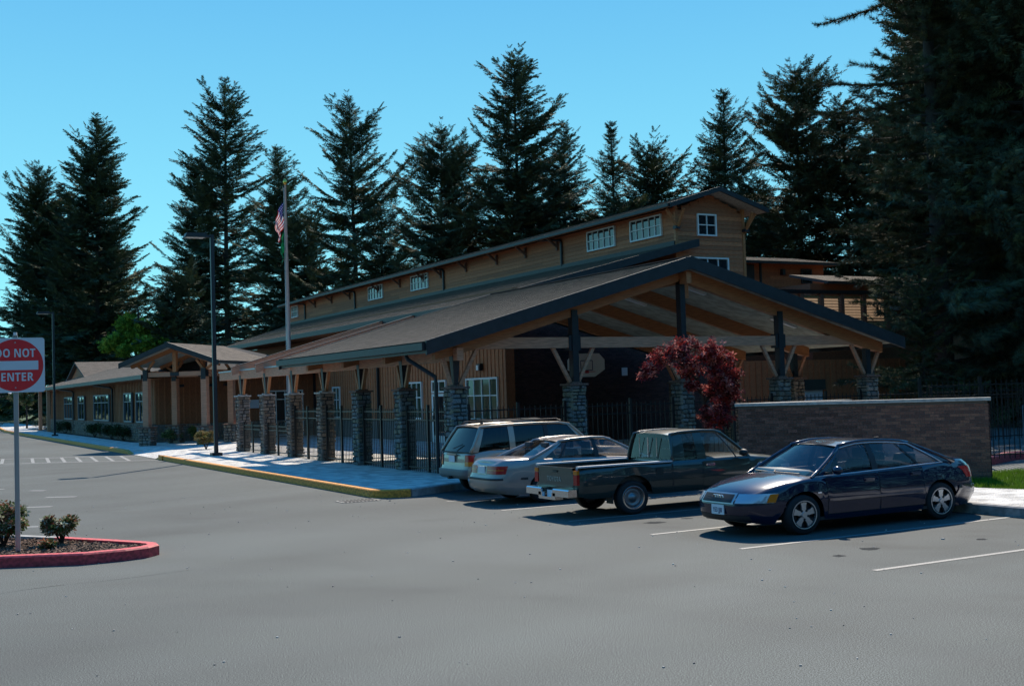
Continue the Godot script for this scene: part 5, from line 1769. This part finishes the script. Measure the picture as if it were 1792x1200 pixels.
func estate() -> void:
	var t := place("parked_suv", "silver tan boxy sport utility vehicle with roof rack, leftmost parked car", "car", 12.66, -22.1, 0.0, 1.12)
	var c := {"L": 2.24, "nf": 7.0, "nr": 11.0, "y0": 0.34, "crown": 0.03,
		"sh": [[-2.24, 1.03], [-1.5, 1.05], [0, 1.03], [0.9, 1.01], [1.3, 0.99], [1.9, 0.95], [2.15, 0.9], [2.24, 0.82]],
		"W": [[0.34, 0.83], [0.5, 0.88], [0.7, 0.885], [0.9, 0.87], [1.05, 0.84]],
		"fx": [[0.34, -0.06], [0.5, 0.0], [0.8, -0.03], [1.0, -0.1]],
		"rx": [[0.34, -0.06], [0.46, 0.03], [0.6, 0.03], [0.66, -0.02], [1.05, -0.04]],
		"arch": [[-1.4, 0.42, 0.36], [1.29, 0.42, 0.36]],
		"cabin": {"wb": 0.8, "wr": 0.63, "roof": [[-1.95, 1.61], [-1.6, 1.65], [-0.6, 1.67], [0.1, 1.66], [0.42, 1.61]],
			"bottoms": [-2.16, -1.98, -1.22, -1.08, -0.34, -0.24, 0.72, 0.92], "tops": [-1.86, -1.76, -1.2, -1.06, -0.32, -0.22, 0.28, 0.36],
			"kinds": ["paint", "glass", "paint", "glass", "black", "glass", "paint"], "bow": 0.07, "rbow": 0.05, "rear_glass": M.tinted_glass}}
	car_body(c, M.silver_tan, t)
	cabin(c, M.silver_tan, M.tinted_glass, t, [-0.9, 0.0])
	for x in [-1.4, 1.29]:
		for z in [-0.74, 0.74]: wheel(t, x, z, 0.36, 0.22, "steel")
	door(c, -0.2, 0.75, 0.42, 1.0, M.silver_tan, t, -0.05, 0.9, M.dark_plastic)
	door(c, -1.05, -0.25, 0.42, 1.02, M.silver_tan, t, -0.92, 0.92, M.dark_plastic)
	end_patch(c, "rear_bumper", -1.0, -0.87, 0.87, 0.4, 0.62, 0.03, M.grey_clad, t)
	end_patch(c, "tail_light", -1.0, 0.6, 0.815, 0.8, 0.96, 0.012, M.tail_red, t, true)
	end_patch(c, "turn_signal", -1.0, 0.6, 0.815, 0.7, 0.8, 0.012, M.tail_amber, t, true)
	boxpart("number_plate", Vector3(-2.24, 0.86, -0.05), Vector3(0.02, 0.155, 0.31), M.plate, t)
	boxpart("plate_lamp_bar", Vector3(-2.235, 0.965, -0.05), Vector3(0.04, 0.04, 0.5), M.silver_tan, t)
	boxpart("tow_hitch", Vector3(-2.28, 0.42, 0), Vector3(0.16, 0.07, 0.09), M.dark_plastic, t)
	side_patch(c, "side_cladding", -0.95, 0.8, 0.38, 0.55, 0.014, M.grey_clad, t)
	end_patch(c, "headlight", 1.0, 0.5, 0.8, 0.7, 0.82, 0.006, M.lamp_clear, t, true)
	mirror(t, 0.62, 1.1, 0.84, M.dark_plastic)
	for sd in [-1.0, 1.0]:
		var rk := Mb.new()
		rk.tube([Vector3(-1.8, 1.66, sd * 0.5), Vector3(-1.7, 1.71, sd * 0.5), Vector3(0.1, 1.725, sd * 0.5), Vector3(0.2, 1.68, sd * 0.5)], [0.018], 6)
		obj("roof_rack_rail", rk, M.dark_plastic, t, true)
	for x in [-1.3, -0.3]:
		var rk := Mb.new()
		rk.bar(Vector3(x, 1.735, -0.5), Vector3(x, 1.735, 0.5), 0.05, 0.025)
		obj("roof_rack_bar", rk, M.dark_plastic, t)
	var wp := Mb.new()
	wp.tube([Vector3(-2.22, 1.1, 0.0), Vector3(-2.12, 1.2, 0.3)], [0.012], 5)
	obj("wiper", wp, M.dark_plastic, t)

# ---------------------------------------------------------------- plants
func leaf_mesh(n: int, w: float) -> ArrayMesh:
	# a small sprig: n pointed leaves round a point
	var b := Mb.new()
	for i in n:
		var a := TAU * i / n + 0.4 * sin(i * 7.1)
		var d := Vector3(cos(a), 0.45 * sin(i * 2.3), sin(a)).normalized()
		var s := d.cross(Vector3.UP).normalized() * w
		b.tri(d * 0.1, d * 0.55 + s + Vector3.UP * 0.06, d)
		b.tri(d * 0.1, d, d * 0.55 - s + Vector3.UP * 0.06)
	return b.mesh()

func cloud(called: String, clumps: Array, count: int, size: float, cols: Array, m: Mesh, t: Node, hollow := 0.35) -> void:
	var xf := []
	var co := []
	var total := 0.0
	for c in clumps: total += pow(c[3], 2.4)
	for c in clumps:
		var n := int(count * pow(c[3], 2.4) / total)
		for i in n:
			var d := Vector3(rng.randfn(), rng.randfn(), rng.randfn()).normalized()
			var r: float = c[3] * pow(rng.randf(), hollow) * rng.randf_range(0.75, 1.12)
			var p := Vector3(c[0], c[1], c[2]) + d * r * Vector3(1, 0.85, 1)
			xf.append(Transform3D(Basis.from_euler(Vector3(rng.randf_range(-0.9, 0.9), rng.randf() * TAU, rng.randf_range(-0.9, 0.9))).scaled(Vector3.ONE * size * rng.randf_range(0.6, 1.3)), p))
			var k: Color = cols[rng.randi_range(0, cols.size() - 1)]
			var s := rng.randf_range(0.65, 1.35)
			co.append(Color(k.r * s, k.g * s, k.b * s))
	scatter(called, m, M.leaf, xf, co, t)

func shrub(label: String, at: Vector3, r: float, h: float, cols: Array, count: int, group := "") -> void:
	var t := thing("shrub", label, "shrub", at, 0, group)
	var stems := Mb.new()
	var cl := []
	for i in 9:
		var a := TAU * i / 9.0 + rng.randf() * 0.6
		var q := Vector3(cos(a) * r * rng.randf_range(0.3, 0.75), h * rng.randf_range(0.45, 0.85), sin(a) * r * rng.randf_range(0.3, 0.75))
		stems.tube([Vector3(0, 0, 0), q * 0.5 + Vector3(0, 0.03, 0), q], [0.014, 0.008, 0.004], 5)
		cl.append([q.x, q.y, q.z, r * rng.randf_range(0.3, 0.45)])
	cl.append([0, h * 0.6, 0, r * 0.5])
	obj("stem", stems, M.bark, t)
	cloud("foliage", cl, count, 0.065, cols, leaf_mesh(5, 0.22), t)

func plants() -> void:
	var green := [Color(0.06, 0.1, 0.03), Color(0.09, 0.13, 0.04), Color(0.25, 0.1, 0.06), Color(0.4, 0.42, 0.3)]
	shrub("bushy green and reddish shrub on the island behind the sign post", Vector3(1.55, 0.1, -18.3), 0.42, 0.62, green, 1500)
	shrub("smaller green and reddish shrub near the tip of the island", Vector3(2.3, 0.1, -18.05), 0.26, 0.42, green, 800)
	shrub("low reddish groundcover sprig beside the sign post base", Vector3(2.05, 0.1, -17.55), 0.1, 0.12, green, 130)
	shrub("flowering shrub beside the far end column of the colonnade", Vector3(11.55, 0.12, -47.4), 0.5, 0.75, [Color(0.2, 0.12, 0.04), Color(0.1, 0.12, 0.03), Color(0.3, 0.25, 0.12)], 1300)
	shrub("pale leaved shrub between the first posts of the porch", Vector3(12.0, 0.1, -55.9), 0.5, 0.75, [Color(0.25, 0.28, 0.12), Color(0.1, 0.12, 0.04)], 900)
	shrub("yellowish shrub behind the middle post of the porch", Vector3(13.4, 0.1, -56.9), 0.45, 0.8, [Color(0.3, 0.3, 0.08), Color(0.1, 0.12, 0.04)], 700)
	var dark := [Color(0.03, 0.05, 0.02), Color(0.05, 0.07, 0.025)]
	for e in [["dark round shrub under the nearest window group of the long wing", -63.8], ["dark shrub at the stone base left of the first downspout", -67.2], ["wide dark shrub under the four part window of the long wing", -73.2], ["dark shrub under the farthest window of the long wing", -85.5]]:
		shrub(e[0], Vector3(11.25, 0.1, e[1]), 0.8, 0.85, dark, 1100)
	shrub("reddish planter shrub on the pale walk beyond the left wing", Vector3(11.9, 0.1, -101.5), 1.2, 1.0, [Color(0.2, 0.08, 0.05), Color(0.12, 0.12, 0.04), Color(0.3, 0.3, 0.2)], 1500)
	shrub("small grey green shrub at the edge of the far lawn", Vector3(10.6, 0.1, -128.0), 1.4, 1.0, [Color(0.12, 0.1, 0.06), Color(0.1, 0.13, 0.05)], 900)

	# red leaved tree before the gable
	var t := thing("red_leaf_tree", "small tree with dark red leaves in front of the open gable", "tree", Vector3(16.03, 0.12, -20.8))
	t.scale = Vector3.ONE * K * 0.893
	var at := func(x: float, y: float, dz := 0.0) -> Vector3: return Vector3(15.94 + (x - 1110) * 0.0172 - 17.95, 3.3 + (590 - y) * 0.0141 + 0.12, dz)
	var w := Mb.new()
	w.tube([Vector3(0, 0, 0), at.call(1232, 740), at.call(1228, 700), at.call(1218, 660)], [0.075, 0.06, 0.05, 0.035], 8)
	w.tube([at.call(1228, 705), at.call(1250, 670, 0.2), at.call(1262, 640, 0.3)], [0.045, 0.03, 0.015], 7)
	w.tube([at.call(1220, 668), at.call(1190, 640, 0.1), at.call(1150, 622, 0.2), at.call(1125, 640, 0.25)], [0.035, 0.028, 0.018, 0.01], 7)
	w.tube([at.call(1224, 690), at.call(1210, 645, -0.4), at.call(1205, 615, -0.6)], [0.035, 0.025, 0.012], 7)
	w.tube([at.call(1230, 725), at.call(1218, 730, 0.3), at.call(1210, 745, 0.5)], [0.03, 0.02, 0.01], 6)
	w.tube([at.call(1227, 700), at.call(1270, 690, -0.3), at.call(1285, 680, -0.4)], [0.03, 0.02, 0.01], 6)
	obj("trunk", w, M.bark, t, true)
	var cl := []
	for e in [[1128, 645, 0.2, 0.22], [1142, 628, 0.2, 0.27], [1168, 622, 0.1, 0.3], [1190, 612, 0.0, 0.3], [1208, 604, -0.2, 0.28], [1232, 618, 0.2, 0.36], [1256, 632, 0.1, 0.36], [1274, 660, 0.1, 0.3], [1244, 655, 0.3, 0.36], [1212, 645, -0.2, 0.33], [1192, 640, 0.3, 0.26], [1266, 690, 0.2, 0.34], [1280, 690, -0.2, 0.28], [1238, 685, 0.2, 0.3], [1222, 725, 0.4, 0.28], [1240, 732, 0.4, 0.3], [1252, 716, 0.2, 0.26], [1215, 742, 0.5, 0.16], [1205, 675, 0.1, 0.2], [1118, 655, 0.2, 0.16]]:
		var p: Vector3 = at.call(e[0], e[1], e[2])
		cl.append([p.x, p.y, p.z, e[3]])
	for c in cl: c[3] *= 1.18
	cloud("crown", cl, 2000, 0.11, [Color(0.2, 0.026, 0.03), Color(0.32, 0.045, 0.042), Color(0.09, 0.015, 0.02), Color(0.42, 0.15, 0.13), Color(0.17, 0.05, 0.04)], leaf_mesh(6, 0.22), t, 0.75)

func spray() -> ArrayMesh:
	var b := Mb.new()
	var dia := func(p: Vector3, q: Vector3, w: float, up: Vector3) -> void:
		var s := (q - p).cross(up).normalized() * w
		var mid := p.lerp(q, 0.45)
		b.tri(p, mid + s, q); b.tri(p, q, mid - s)
	dia.call(Vector3.ZERO, Vector3(1.0, -0.06, 0), 0.04, Vector3.UP)
	for i in 11:
		var u := 0.04 + 0.085 * i
		for sd in [-1.0, 1.0]:
			var l := 0.44 * (1.0 - u * 0.74)
			var p := Vector3(u, -0.02 * u, 0)
			var q := p + Vector3(l * rng.randf_range(0.4, 0.9), -l * rng.randf_range(0.05, 0.65), sd * l * rng.randf_range(0.5, 1.0))
			dia.call(p, q, rng.randf_range(0.026, 0.05), Vector3(rng.randf_range(-0.4, 0.6), 1, 0))
			dia.call(p.lerp(q, 0.35), p.lerp(q, 0.35) + Vector3(l * rng.randf_range(-0.1, 0.35), l * rng.randf_range(-0.6, 0.25), sd * l * rng.randf_range(-0.1, 0.3)), 0.028, Vector3(0.3, 0.2, 1))
	return b.mesh()

func tuft() -> ArrayMesh:
	# needles standing out all round a twig
	var b := Mb.new()
	for i in 44:
		var u := rng.randf()
		var p := Vector3(u * 0.7, 0, 0)
		var an := rng.randf() * TAU
		var q := p + Vector3(rng.randf_range(0.1, 0.35), cos(an) * 0.3, sin(an) * 0.3) * rng.randf_range(0.7, 1.1)
		var s := (q - p).cross(Vector3(sin(an * 3.0), cos(an), 0.3)).normalized() * 0.022
		b.tri(p - s, p + s, q)
	for i in 3:
		var an := TAU * i / 3.0
		var s := Vector3(0, cos(an), sin(an)) * 0.02
		b.tri(-s, s, Vector3(0.95, 0, 0))
	return b.mesh()

var sprays := []
func conifer(called: String, label: String, base: Vector3, h: float, r: float, o: Dictionary, group: String) -> void:
	var far: float = o.get("far", 1.0)
	base *= far
	h = 2.12 + (h - 2.12) * far
	r *= far
	var t := thing(called, label, "tree", base, 0, group)
	rng.seed = o.get("seed", 1) * 7919
	var start: float = o.get("start", 0.08)
	var pw: float = o.get("p", 0.85)
	var irr: float = o.get("irr", 0.3)
	var gap: float = o.get("gap", 0.08)
	var step: float = o.get("step", 0.62)
	var size: float = o.get("size", 1.25)
	var per: int = o.get("per", 8)
	var base_col: Color = o.get("col", Color(0.072, 0.098, 0.066))
	var lean := Vector3(o.get("lean", 0.0), 0, 0)
	var nz := FastNoiseLite.new()
	nz.seed = o.get("seed", 1)
	nz.frequency = 0.35
	var tr := Mb.new()
	var pts := []
	var rad := []
	for i in 11:
		var u := i / 10.0
		pts.append(Vector3(0.12 * sin(u * 5.0 + base.x), h * u, 0.1 * sin(u * 4.0 + base.z)) + lean * u * u)
		rad.append(lerpf(h * 0.0125, 0.03, pow(u, 0.9)))
	tr.tube(pts, rad, 9)
	obj("trunk", tr, M.bark, t, true)
	var limbs := Mb.new()
	var xf := []
	var co := []
	var y := start * h
	var ctr_at := func(yy: float) -> Vector3: return Vector3(0.12 * sin(yy / h * 5.0 + base.x), yy, 0.1 * sin(yy / h * 4.0 + base.z)) + lean * pow(yy / h, 2.0)
	while y < h * 0.995:
		var u0 := (y - start * h) / (h * (1.0 - start))
		var n := per if u0 < 0.85 else maxi(3, per - 2)
		var a0 := rng.randf() * TAU
		for k in n:
			var yb := clampf(y + step * rng.randf_range(-0.7, 0.7), start * h, h * 0.995)
			var u := (yb - start * h) / (h * (1.0 - start))
			var prof := r * pow(1.0 - u, pw) * lerpf(0.62, 1.0, smoothstep(0.0, 0.16, u)) + 0.15
			var ctr: Vector3 = ctr_at.call(yb)
			var a := a0 + TAU * k / n + rng.randf_range(-0.6, 0.6)
			if rng.randf() < gap + 0.06: continue
			var out := Vector3(cos(a), 0, sin(a))
			if nz.get_noise_3d(out.x * 3.0 + 50.0, yb * 0.9, out.z * 3.0) < -0.22 and u < 0.9: continue
			var len := prof * (rng.randf_range(0.45, 1.12) + irr * 1.5 * nz.get_noise_3d(out.x * 2.0, yb * 0.5, out.z * 2.0))
			if rng.randf() < 0.06: len *= 1.25
			len = maxf(len, 0.3)
			var slope: float = lerpf(o.get("droop", -0.28), 0.75, pow(u, 1.4)) + rng.randf_range(-0.34, 0.3)
			var curl := rng.randf_range(0.05, 0.45)
			var yaw := rng.randf_range(-0.35, 0.35)
			var sidev := out.cross(Vector3.UP)
			var f := func(s: float) -> Vector3: return ctr + out * s * len + sidev * yaw * s * s * len + Vector3.UP * len * (slope * s + curl * s * s)
			if len > 0.9:
				limbs.tube([f.call(0.0), f.call(0.5), f.call(0.9)], [0.012 * len + 0.012, 0.008 * len + 0.008, 0.005], 4, false)
			var s := lerpf(0.08, 0.35, o.get("bare", 0.2)) if len > 1.5 else 0.05
			var ds: float = clampf((0.2 if o.has("tuft") else 0.34) / len, 0.035, 0.5)
			while s < 1.04:
				var p: Vector3 = f.call(minf(s, 0.98))
				var dirn: Vector3 = (f.call(minf(s + 0.1, 1.1)) - f.call(s)).normalized()
				var side := dirn.cross(Vector3.UP).normalized()
				for w in (([-1.0, 1.0, 0.1] if rng.randf() < 0.4 else [-1.0, 1.0]) if s < 0.85 else [-0.6, 0.5]):
					var sc := size * lerpf(1.0, 0.7, s) * clampf(len / 2.4, 0.4, 1.0) * rng.randf_range(0.6, 1.25)
					var d: Vector3 = (dirn + side * w * rng.randf_range(0.4, 1.3) + Vector3.UP * rng.randf_range(-0.45, 0.25)).normalized()
					var up: Vector3 = (Vector3.UP + side * rng.randf_range(-0.7, 0.7) + dirn * rng.randf_range(-0.3, 0.3)).normalized()
					var z := d.cross(up).normalized()
					xf.append(Transform3D(Basis(d, z.cross(d), z).scaled(Vector3.ONE * sc), p))
					var g := rng.randf_range(0.6, 1.35)
					var olive := rng.randf() * rng.randf() * 0.9
					co.append(Color(base_col.r * g * (1.0 + olive), base_col.g * g * (1.0 + 0.45 * olive), base_col.b * g * (1.0 - 0.3 * olive)))
				s += ds
		y += step * rng.randf_range(0.75, 1.2) * lerpf(1.0, 0.5, u0)
	obj("limbs", limbs, M.bark, t)
	scatter("crown", sprays[o.get("seed", 1) % 3 + (3 if o.has("tuft") else 0)], M.needle, xf, co, t)

func trees() -> void:
	for k in 3: sprays.append(spray())
	for k in 3: sprays.append(tuft())
	var G := "tall conifers behind the school buildings"
	conifer("fir_tree", "dense regular cone shaped fir at far left, tallest there", Vector3(17.4, 0, -110.0), 28.2, 7.4, {"far": 1.3, "seed": 1, "p": 0.8, "irr": 0.18, "size": 1.5, "start": 0.06, "droop": -0.2}, G)
	conifer("fir_tree", "wide shaggy fir with bent top left of the cone shaped fir", Vector3(14.3, 0, -117.0), 24.4, 6.6, {"far": 1.3, "seed": 2, "p": 0.62, "irr": 0.5, "size": 1.5, "gap": 0.16, "lean": -1.2, "start": 0.05}, G)
	conifer("fir_tree", "tall ragged fir with open top behind the lamp post", Vector3(26.1, 0, -98.4), 29.6, 7.0, {"far": 1.32, "seed": 4, "p": 0.72, "irr": 0.7, "gap": 0.24, "size": 1.35, "bare": 0.5, "start": 0.07}, G)
	conifer("fir_tree", "shorter bushy fir just left of the ragged fir", Vector3(24.6, 0, -101.5), 23.0, 4.3, {"far": 1.32, "seed": 5, "p": 0.5, "irr": 0.35, "size": 1.4, "start": 0.05}, G)
	conifer("fir_tree", "slim fir directly behind the top of the flagpole", Vector3(29.6, 0, -94.5), 23.0, 4.6, {"far": 1.25, "seed": 6, "p": 0.6, "irr": 0.35, "gap": 0.1, "start": 0.05}, G)
	conifer("fir_tree", "low fir just right of the flagpole flags", Vector3(32.6, 0, -96.5), 17.6, 4.6, {"far": 1.2, "seed": 7, "p": 0.5, "irr": 0.35, "start": 0.05}, G)
	conifer("fir_tree", "open ragged fir with a forked top, right of the flagpole", Vector3(34.2, 0, -89.6), 26.4, 5.4, {"far": 1.1, "seed": 8, "p": 0.55, "irr": 0.8, "gap": 0.3, "bare": 0.35, "start": 0.12, "size": 1.3, "droop": -0.1}, G)
	conifer("fir_tree", "broad blunt topped fir above the middle of the long roof", Vector3(40.2, 0, -85.4), 23.4, 6.6, {"seed": 9, "p": 0.6, "irr": 0.35, "gap": 0.1, "start": 0.1}, G)
	conifer("fir_tree", "tallest middle fir with wide ragged branches", Vector3(45.1, 0, -81.3), 28.9, 7.8, {"seed": 10, "p": 0.66, "irr": 0.4, "gap": 0.1, "size": 1.4, "start": 0.08}, G)
	conifer("fir_tree", "narrow fir leaning on the right of the tallest middle fir", Vector3(51.6, 0, -84.8), 24.8, 5.4, {"seed": 11, "p": 0.72, "irr": 0.3, "start": 0.08}, G)
	conifer("fir_tree", "small slim fir standing alone left of the raised roof gable", Vector3(50.8, 0, -76.2), 22.7, 4.8, {"seed": 12, "p": 0.85, "irr": 0.3, "start": 0.1, "gap": 0.1}, G)
	conifer("fir_tree", "low wide fir behind the raised roof gable", Vector3(57.6, 0, -80.0), 22.0, 6.6, {"seed": 13, "p": 0.5, "irr": 0.45, "start": 0.08}, G)
	conifer("fir_tree", "pointed fir rising straight behind the raised roof gable", Vector3(58.5, 0, -72.0), 25.1, 6.2, {"seed": 14, "p": 0.75, "irr": 0.35, "gap": 0.1, "start": 0.08}, G)
	conifer("fir_tree", "tall fir right of the gable with gaps of sky", Vector3(58.6, 0, -63.9), 24.6, 6.0, {"seed": 15, "p": 0.5, "irr": 0.35, "gap": 0.16, "start": 0.08, "col": Color(0.062, 0.076, 0.046)}, G)
	conifer("fir_tree", "fir with rounded top next to the big right hand pines", Vector3(60.8, 0, -61.5), 21.8, 5.2, {"seed": 16, "p": 0.45, "irr": 0.4, "gap": 0.12, "start": 0.06, "col": Color(0.062, 0.076, 0.046)}, G)
	conifer("fir_tree", "fir half hidden behind the left side of the big pines", Vector3(60.5, 0, -56.5), 21.0, 4.4, {"seed": 17, "p": 0.5, "irr": 0.4, "gap": 0.1, "start": 0.05}, G)
	for e in [["low filler fir between the blunt topped fir and the flagpole trees", Vector3(37.6, 0, -92.0), 15.5, 5.2, 31], ["low fir in the gap left of the tallest middle fir", Vector3(42.6, 0, -88.5), 16.5, 5.4, 32], ["low fir in the gap right of the tallest middle fir", Vector3(49.4, 0, -86.0), 17.5, 5.6, 33], ["low fir between the slim lone fir and the gable", Vector3(55.0, 0, -79.5), 17.0, 5.4, 34], ["low fir in the gap right of the gable", Vector3(58.8, 0, -68.6), 17.5, 5.2, 35], ["low fir behind the rear wing roofs", Vector3(62.5, 0, -60.0), 16.0, 5.4, 36], ["low dark fir in the gap behind the lamp post", Vector3(24.8, 0, -112.0), 14.0, 5.0, 37]]:
		conifer("fir_tree", e[0], e[1], e[2], e[3], {"seed": e[4], "p": 0.5, "irr": 0.5, "size": 1.35, "start": 0.05, "gap": 0.12}, G)
	var H := "big dark pines at the right edge"
	conifer("pine_tree", "big dark pine with visible trunk, leftmost of the right edge group", Vector3(41.1, 0, -36.1), 36.0, 5.0, {"tuft": true, "seed": 18, "p": 0.3, "irr": 0.5, "gap": 0.28, "size": 0.75, "bare": 0.4, "start": 0.16, "per": 6, "step": 0.5, "droop": -0.15, "col": Color(0.05, 0.06, 0.036)}, H)
	conifer("pine_tree", "dense black green conifer at the very right edge", Vector3(43.6, 0, -33.2), 34.0, 7.0, {"tuft": true, "seed": 19, "p": 0.4, "irr": 0.3, "gap": 0.0, "size": 1.15, "start": 0.01, "step": 0.5, "per": 8}, H)
	conifer("pine_tree", "dense conifer filling the gap behind the big dark pine", Vector3(50.7, 0, -39.6), 33.0, 7.6, {"tuft": true, "seed": 20, "p": 0.4, "irr": 0.3, "gap": 0.0, "size": 1.15, "start": 0.01, "per": 7}, H)
	conifer("pine_tree", "farther dark conifer behind the right edge group", Vector3(62.0, 0, -52.0), 31.0, 7.0, {"seed": 27, "p": 0.4, "size": 2.0, "start": 0.01, "per": 8, "gap": 0.0}, H)
	conifer("pine_tree", "farthest dark conifer low at the right edge", Vector3(66.5, 0, -50.0), 31.0, 7.0, {"seed": 28, "p": 0.4, "size": 2.0, "start": 0.01, "per": 8, "gap": 0.0}, H)
	conifer("pine_tree", "young low pine at the foot of the big dark pine, by the shelter eave", Vector3(37.0, 0, -33.6), 6.4, 2.4, {"tuft": true, "seed": 22, "p": 0.45, "irr": 0.5, "gap": 0.2, "size": 0.7, "start": 0.12, "step": 0.35, "col": Color(0.06, 0.075, 0.04)}, "")
	for e in [["fir at the far end of the classroom wing", Vector3(15.5, 0, -126), 21.0, 25], ["distant fir closing the view behind the dense cone", Vector3(22, 0, -135), 20.0, 26]]:
		conifer("fir_tree", e[0], e[1], e[2], 6.5, {"far": 1.25, "seed": e[3], "p": 0.55, "size": 1.8, "start": 0.03, "step": 0.9}, G)

	# the wood on the other side of the parking lot, which the cars and windows mirror
	rng.seed = 99
	var wx := []
	var wc := []
	for i in 34:
		var a := lerpf(-0.2, 3.5, i / 33.0) + rng.randf_range(-0.04, 0.04)
		var rr := rng.randf_range(48.0, 62.0)
		var c := Vector3(4.0 + cos(a) * rr, 0, -8.0 + sin(a) * rr)
		var hh := rng.randf_range(17.0, 27.0)
		for k in 420:
			var u := rng.randf()
			var ang := rng.randf() * TAU
			var out := Vector3(cos(ang), 0, sin(ang))
			var p := c + out * 5.5 * pow(1.0 - u, 0.6) * sqrt(rng.randf()) + Vector3.UP * hh * u
			var d := (out + Vector3.UP * rng.randf_range(-0.5, 0.2)).normalized()
			var z := d.cross(Vector3.UP).normalized()
			wx.append(Transform3D(Basis(d, z.cross(d), z).scaled(Vector3.ONE * rng.randf_range(2.2, 3.6)), p))
			var g := rng.randf_range(0.6, 1.3)
			wc.append(Color(0.05 * g, 0.064 * g, 0.042 * g))
	var wood := scatter("wood", sprays[0], M.needle, wx, wc, self)
	wood.scale = Vector3.ONE * K
	tag(wood, "dark wood of firs across the parking lot, mirrored in cars and windows", "wood", "", "stuff")

	rng.seed = 77
	var lf := leaf_mesh(6, 0.3)
	for e in [["sunlit bright green leafy tree in the gap behind the porch", Vector3(21.6, 0, -114.0), 14.0, 3.9], ["bright green treetop just above the long raised roof", Vector3(50.2, 0, -74.0), 16.3, 3.2], ["bright green leafy tree glowing behind the cone shaped fir", Vector3(25.0, 0, -171.0), 18.0, 6.0]]:
		var t := thing("leafy_tree", e[0], "tree", e[1])
		var w := Mb.new()
		w.tube([Vector3.ZERO, Vector3(0.2, e[2] * 0.4, 0), Vector3(0, e[2] * 0.8, 0)], [0.3, 0.22, 0.06], 8)
		var cl := []
		for i in 26:
			var d: Vector3 = Vector3(rng.randfn(), rng.randfn() * 0.9, rng.randfn()).normalized() * e[3] * pow(rng.randf(), 0.4)
			var c: Vector3 = Vector3(0, e[2] * 0.62, 0) + d * Vector3(1, 1.0, 1)
			cl.append([c.x, c.y, c.z, e[3] * rng.randf_range(0.2, 0.34)])
			w.tube([Vector3(0.1, e[2] * 0.4, 0), c], [0.06, 0.02], 5)
		obj("trunk", w, M.bark, t)
		cloud("crown", cl, 8000, 0.2, [Color(0.17, 0.26, 0.03), Color(0.28, 0.35, 0.05), Color(0.07, 0.12, 0.015)], lf, t, 0.5)
	var st := thing("young_tree", "small pale leaved tree on the walk at far left below the sign", "tree", Vector3(11.2, 0.1, -109.0))
	var sw := Mb.new()
	sw.tube([Vector3.ZERO, Vector3(0, 2.2, 0), Vector3(0.1, 4.0, 0)], [0.09, 0.07, 0.03], 7)
	obj("trunk", sw, M.bark, st)
	var cl2 := []
	for i in 12: cl2.append([rng.randf_range(-1.1, 1.1), rng.randf_range(2.2, 4.8), rng.randf_range(-1.1, 1.1), rng.randf_range(0.4, 0.7)])
	cloud("crown", cl2, 2600, 0.16, [Color(0.2, 0.22, 0.1), Color(0.3, 0.26, 0.16), Color(0.12, 0.16, 0.05)], lf, st, 0.5)
	for e in [["clipped dark hedge along the far side of the far lawn", Vector3(2, 0, -172), 30.0, 3.2], ["lower sunlit hedge in front of the dark hedge", Vector3(-2, 0, -160), 24.0, 1.6]]:
		var hd := thing("hedge", e[0], "hedge", e[1])
		var c3 := []
		for i in 30: c3.append([rng.randf_range(-0.5, 0.5) * e[2], e[3] * rng.randf_range(0.3, 0.75), rng.randf_range(-1, 1), e[3] * 0.42])
		cloud("foliage", c3, 6000, 0.35, [Color(0.03, 0.055, 0.015), Color(0.06, 0.1, 0.02)], lf, hd)
	var hs := thing("far_house", "distant house with grey green roof beyond the far lawn", "house", Vector3(10.0, 0, -182.0))
	boxpart("wall", Vector3(0, 1.8, 0), Vector3(14, 3.6, 8), M.grey_clad, hs)
	var hr := Mb.new()
	hr.prism(PackedVector2Array([Vector2(-5, 3.5), Vector2(5, 3.5), Vector2(0, 6.0)]), -7.6, 7.6, Transform3D(Basis(Vector3.UP, PI / 2), Vector3.ZERO))
	obj("roof", hr, M.pale_panel, hs)
	for k in 3: window(hs, Vector3(-5 + k * 3.8, 1.2, 4.02), Vector3.RIGHT, Vector3.BACK, 1.6, 1.3, 2, 1, M.dark_glass)
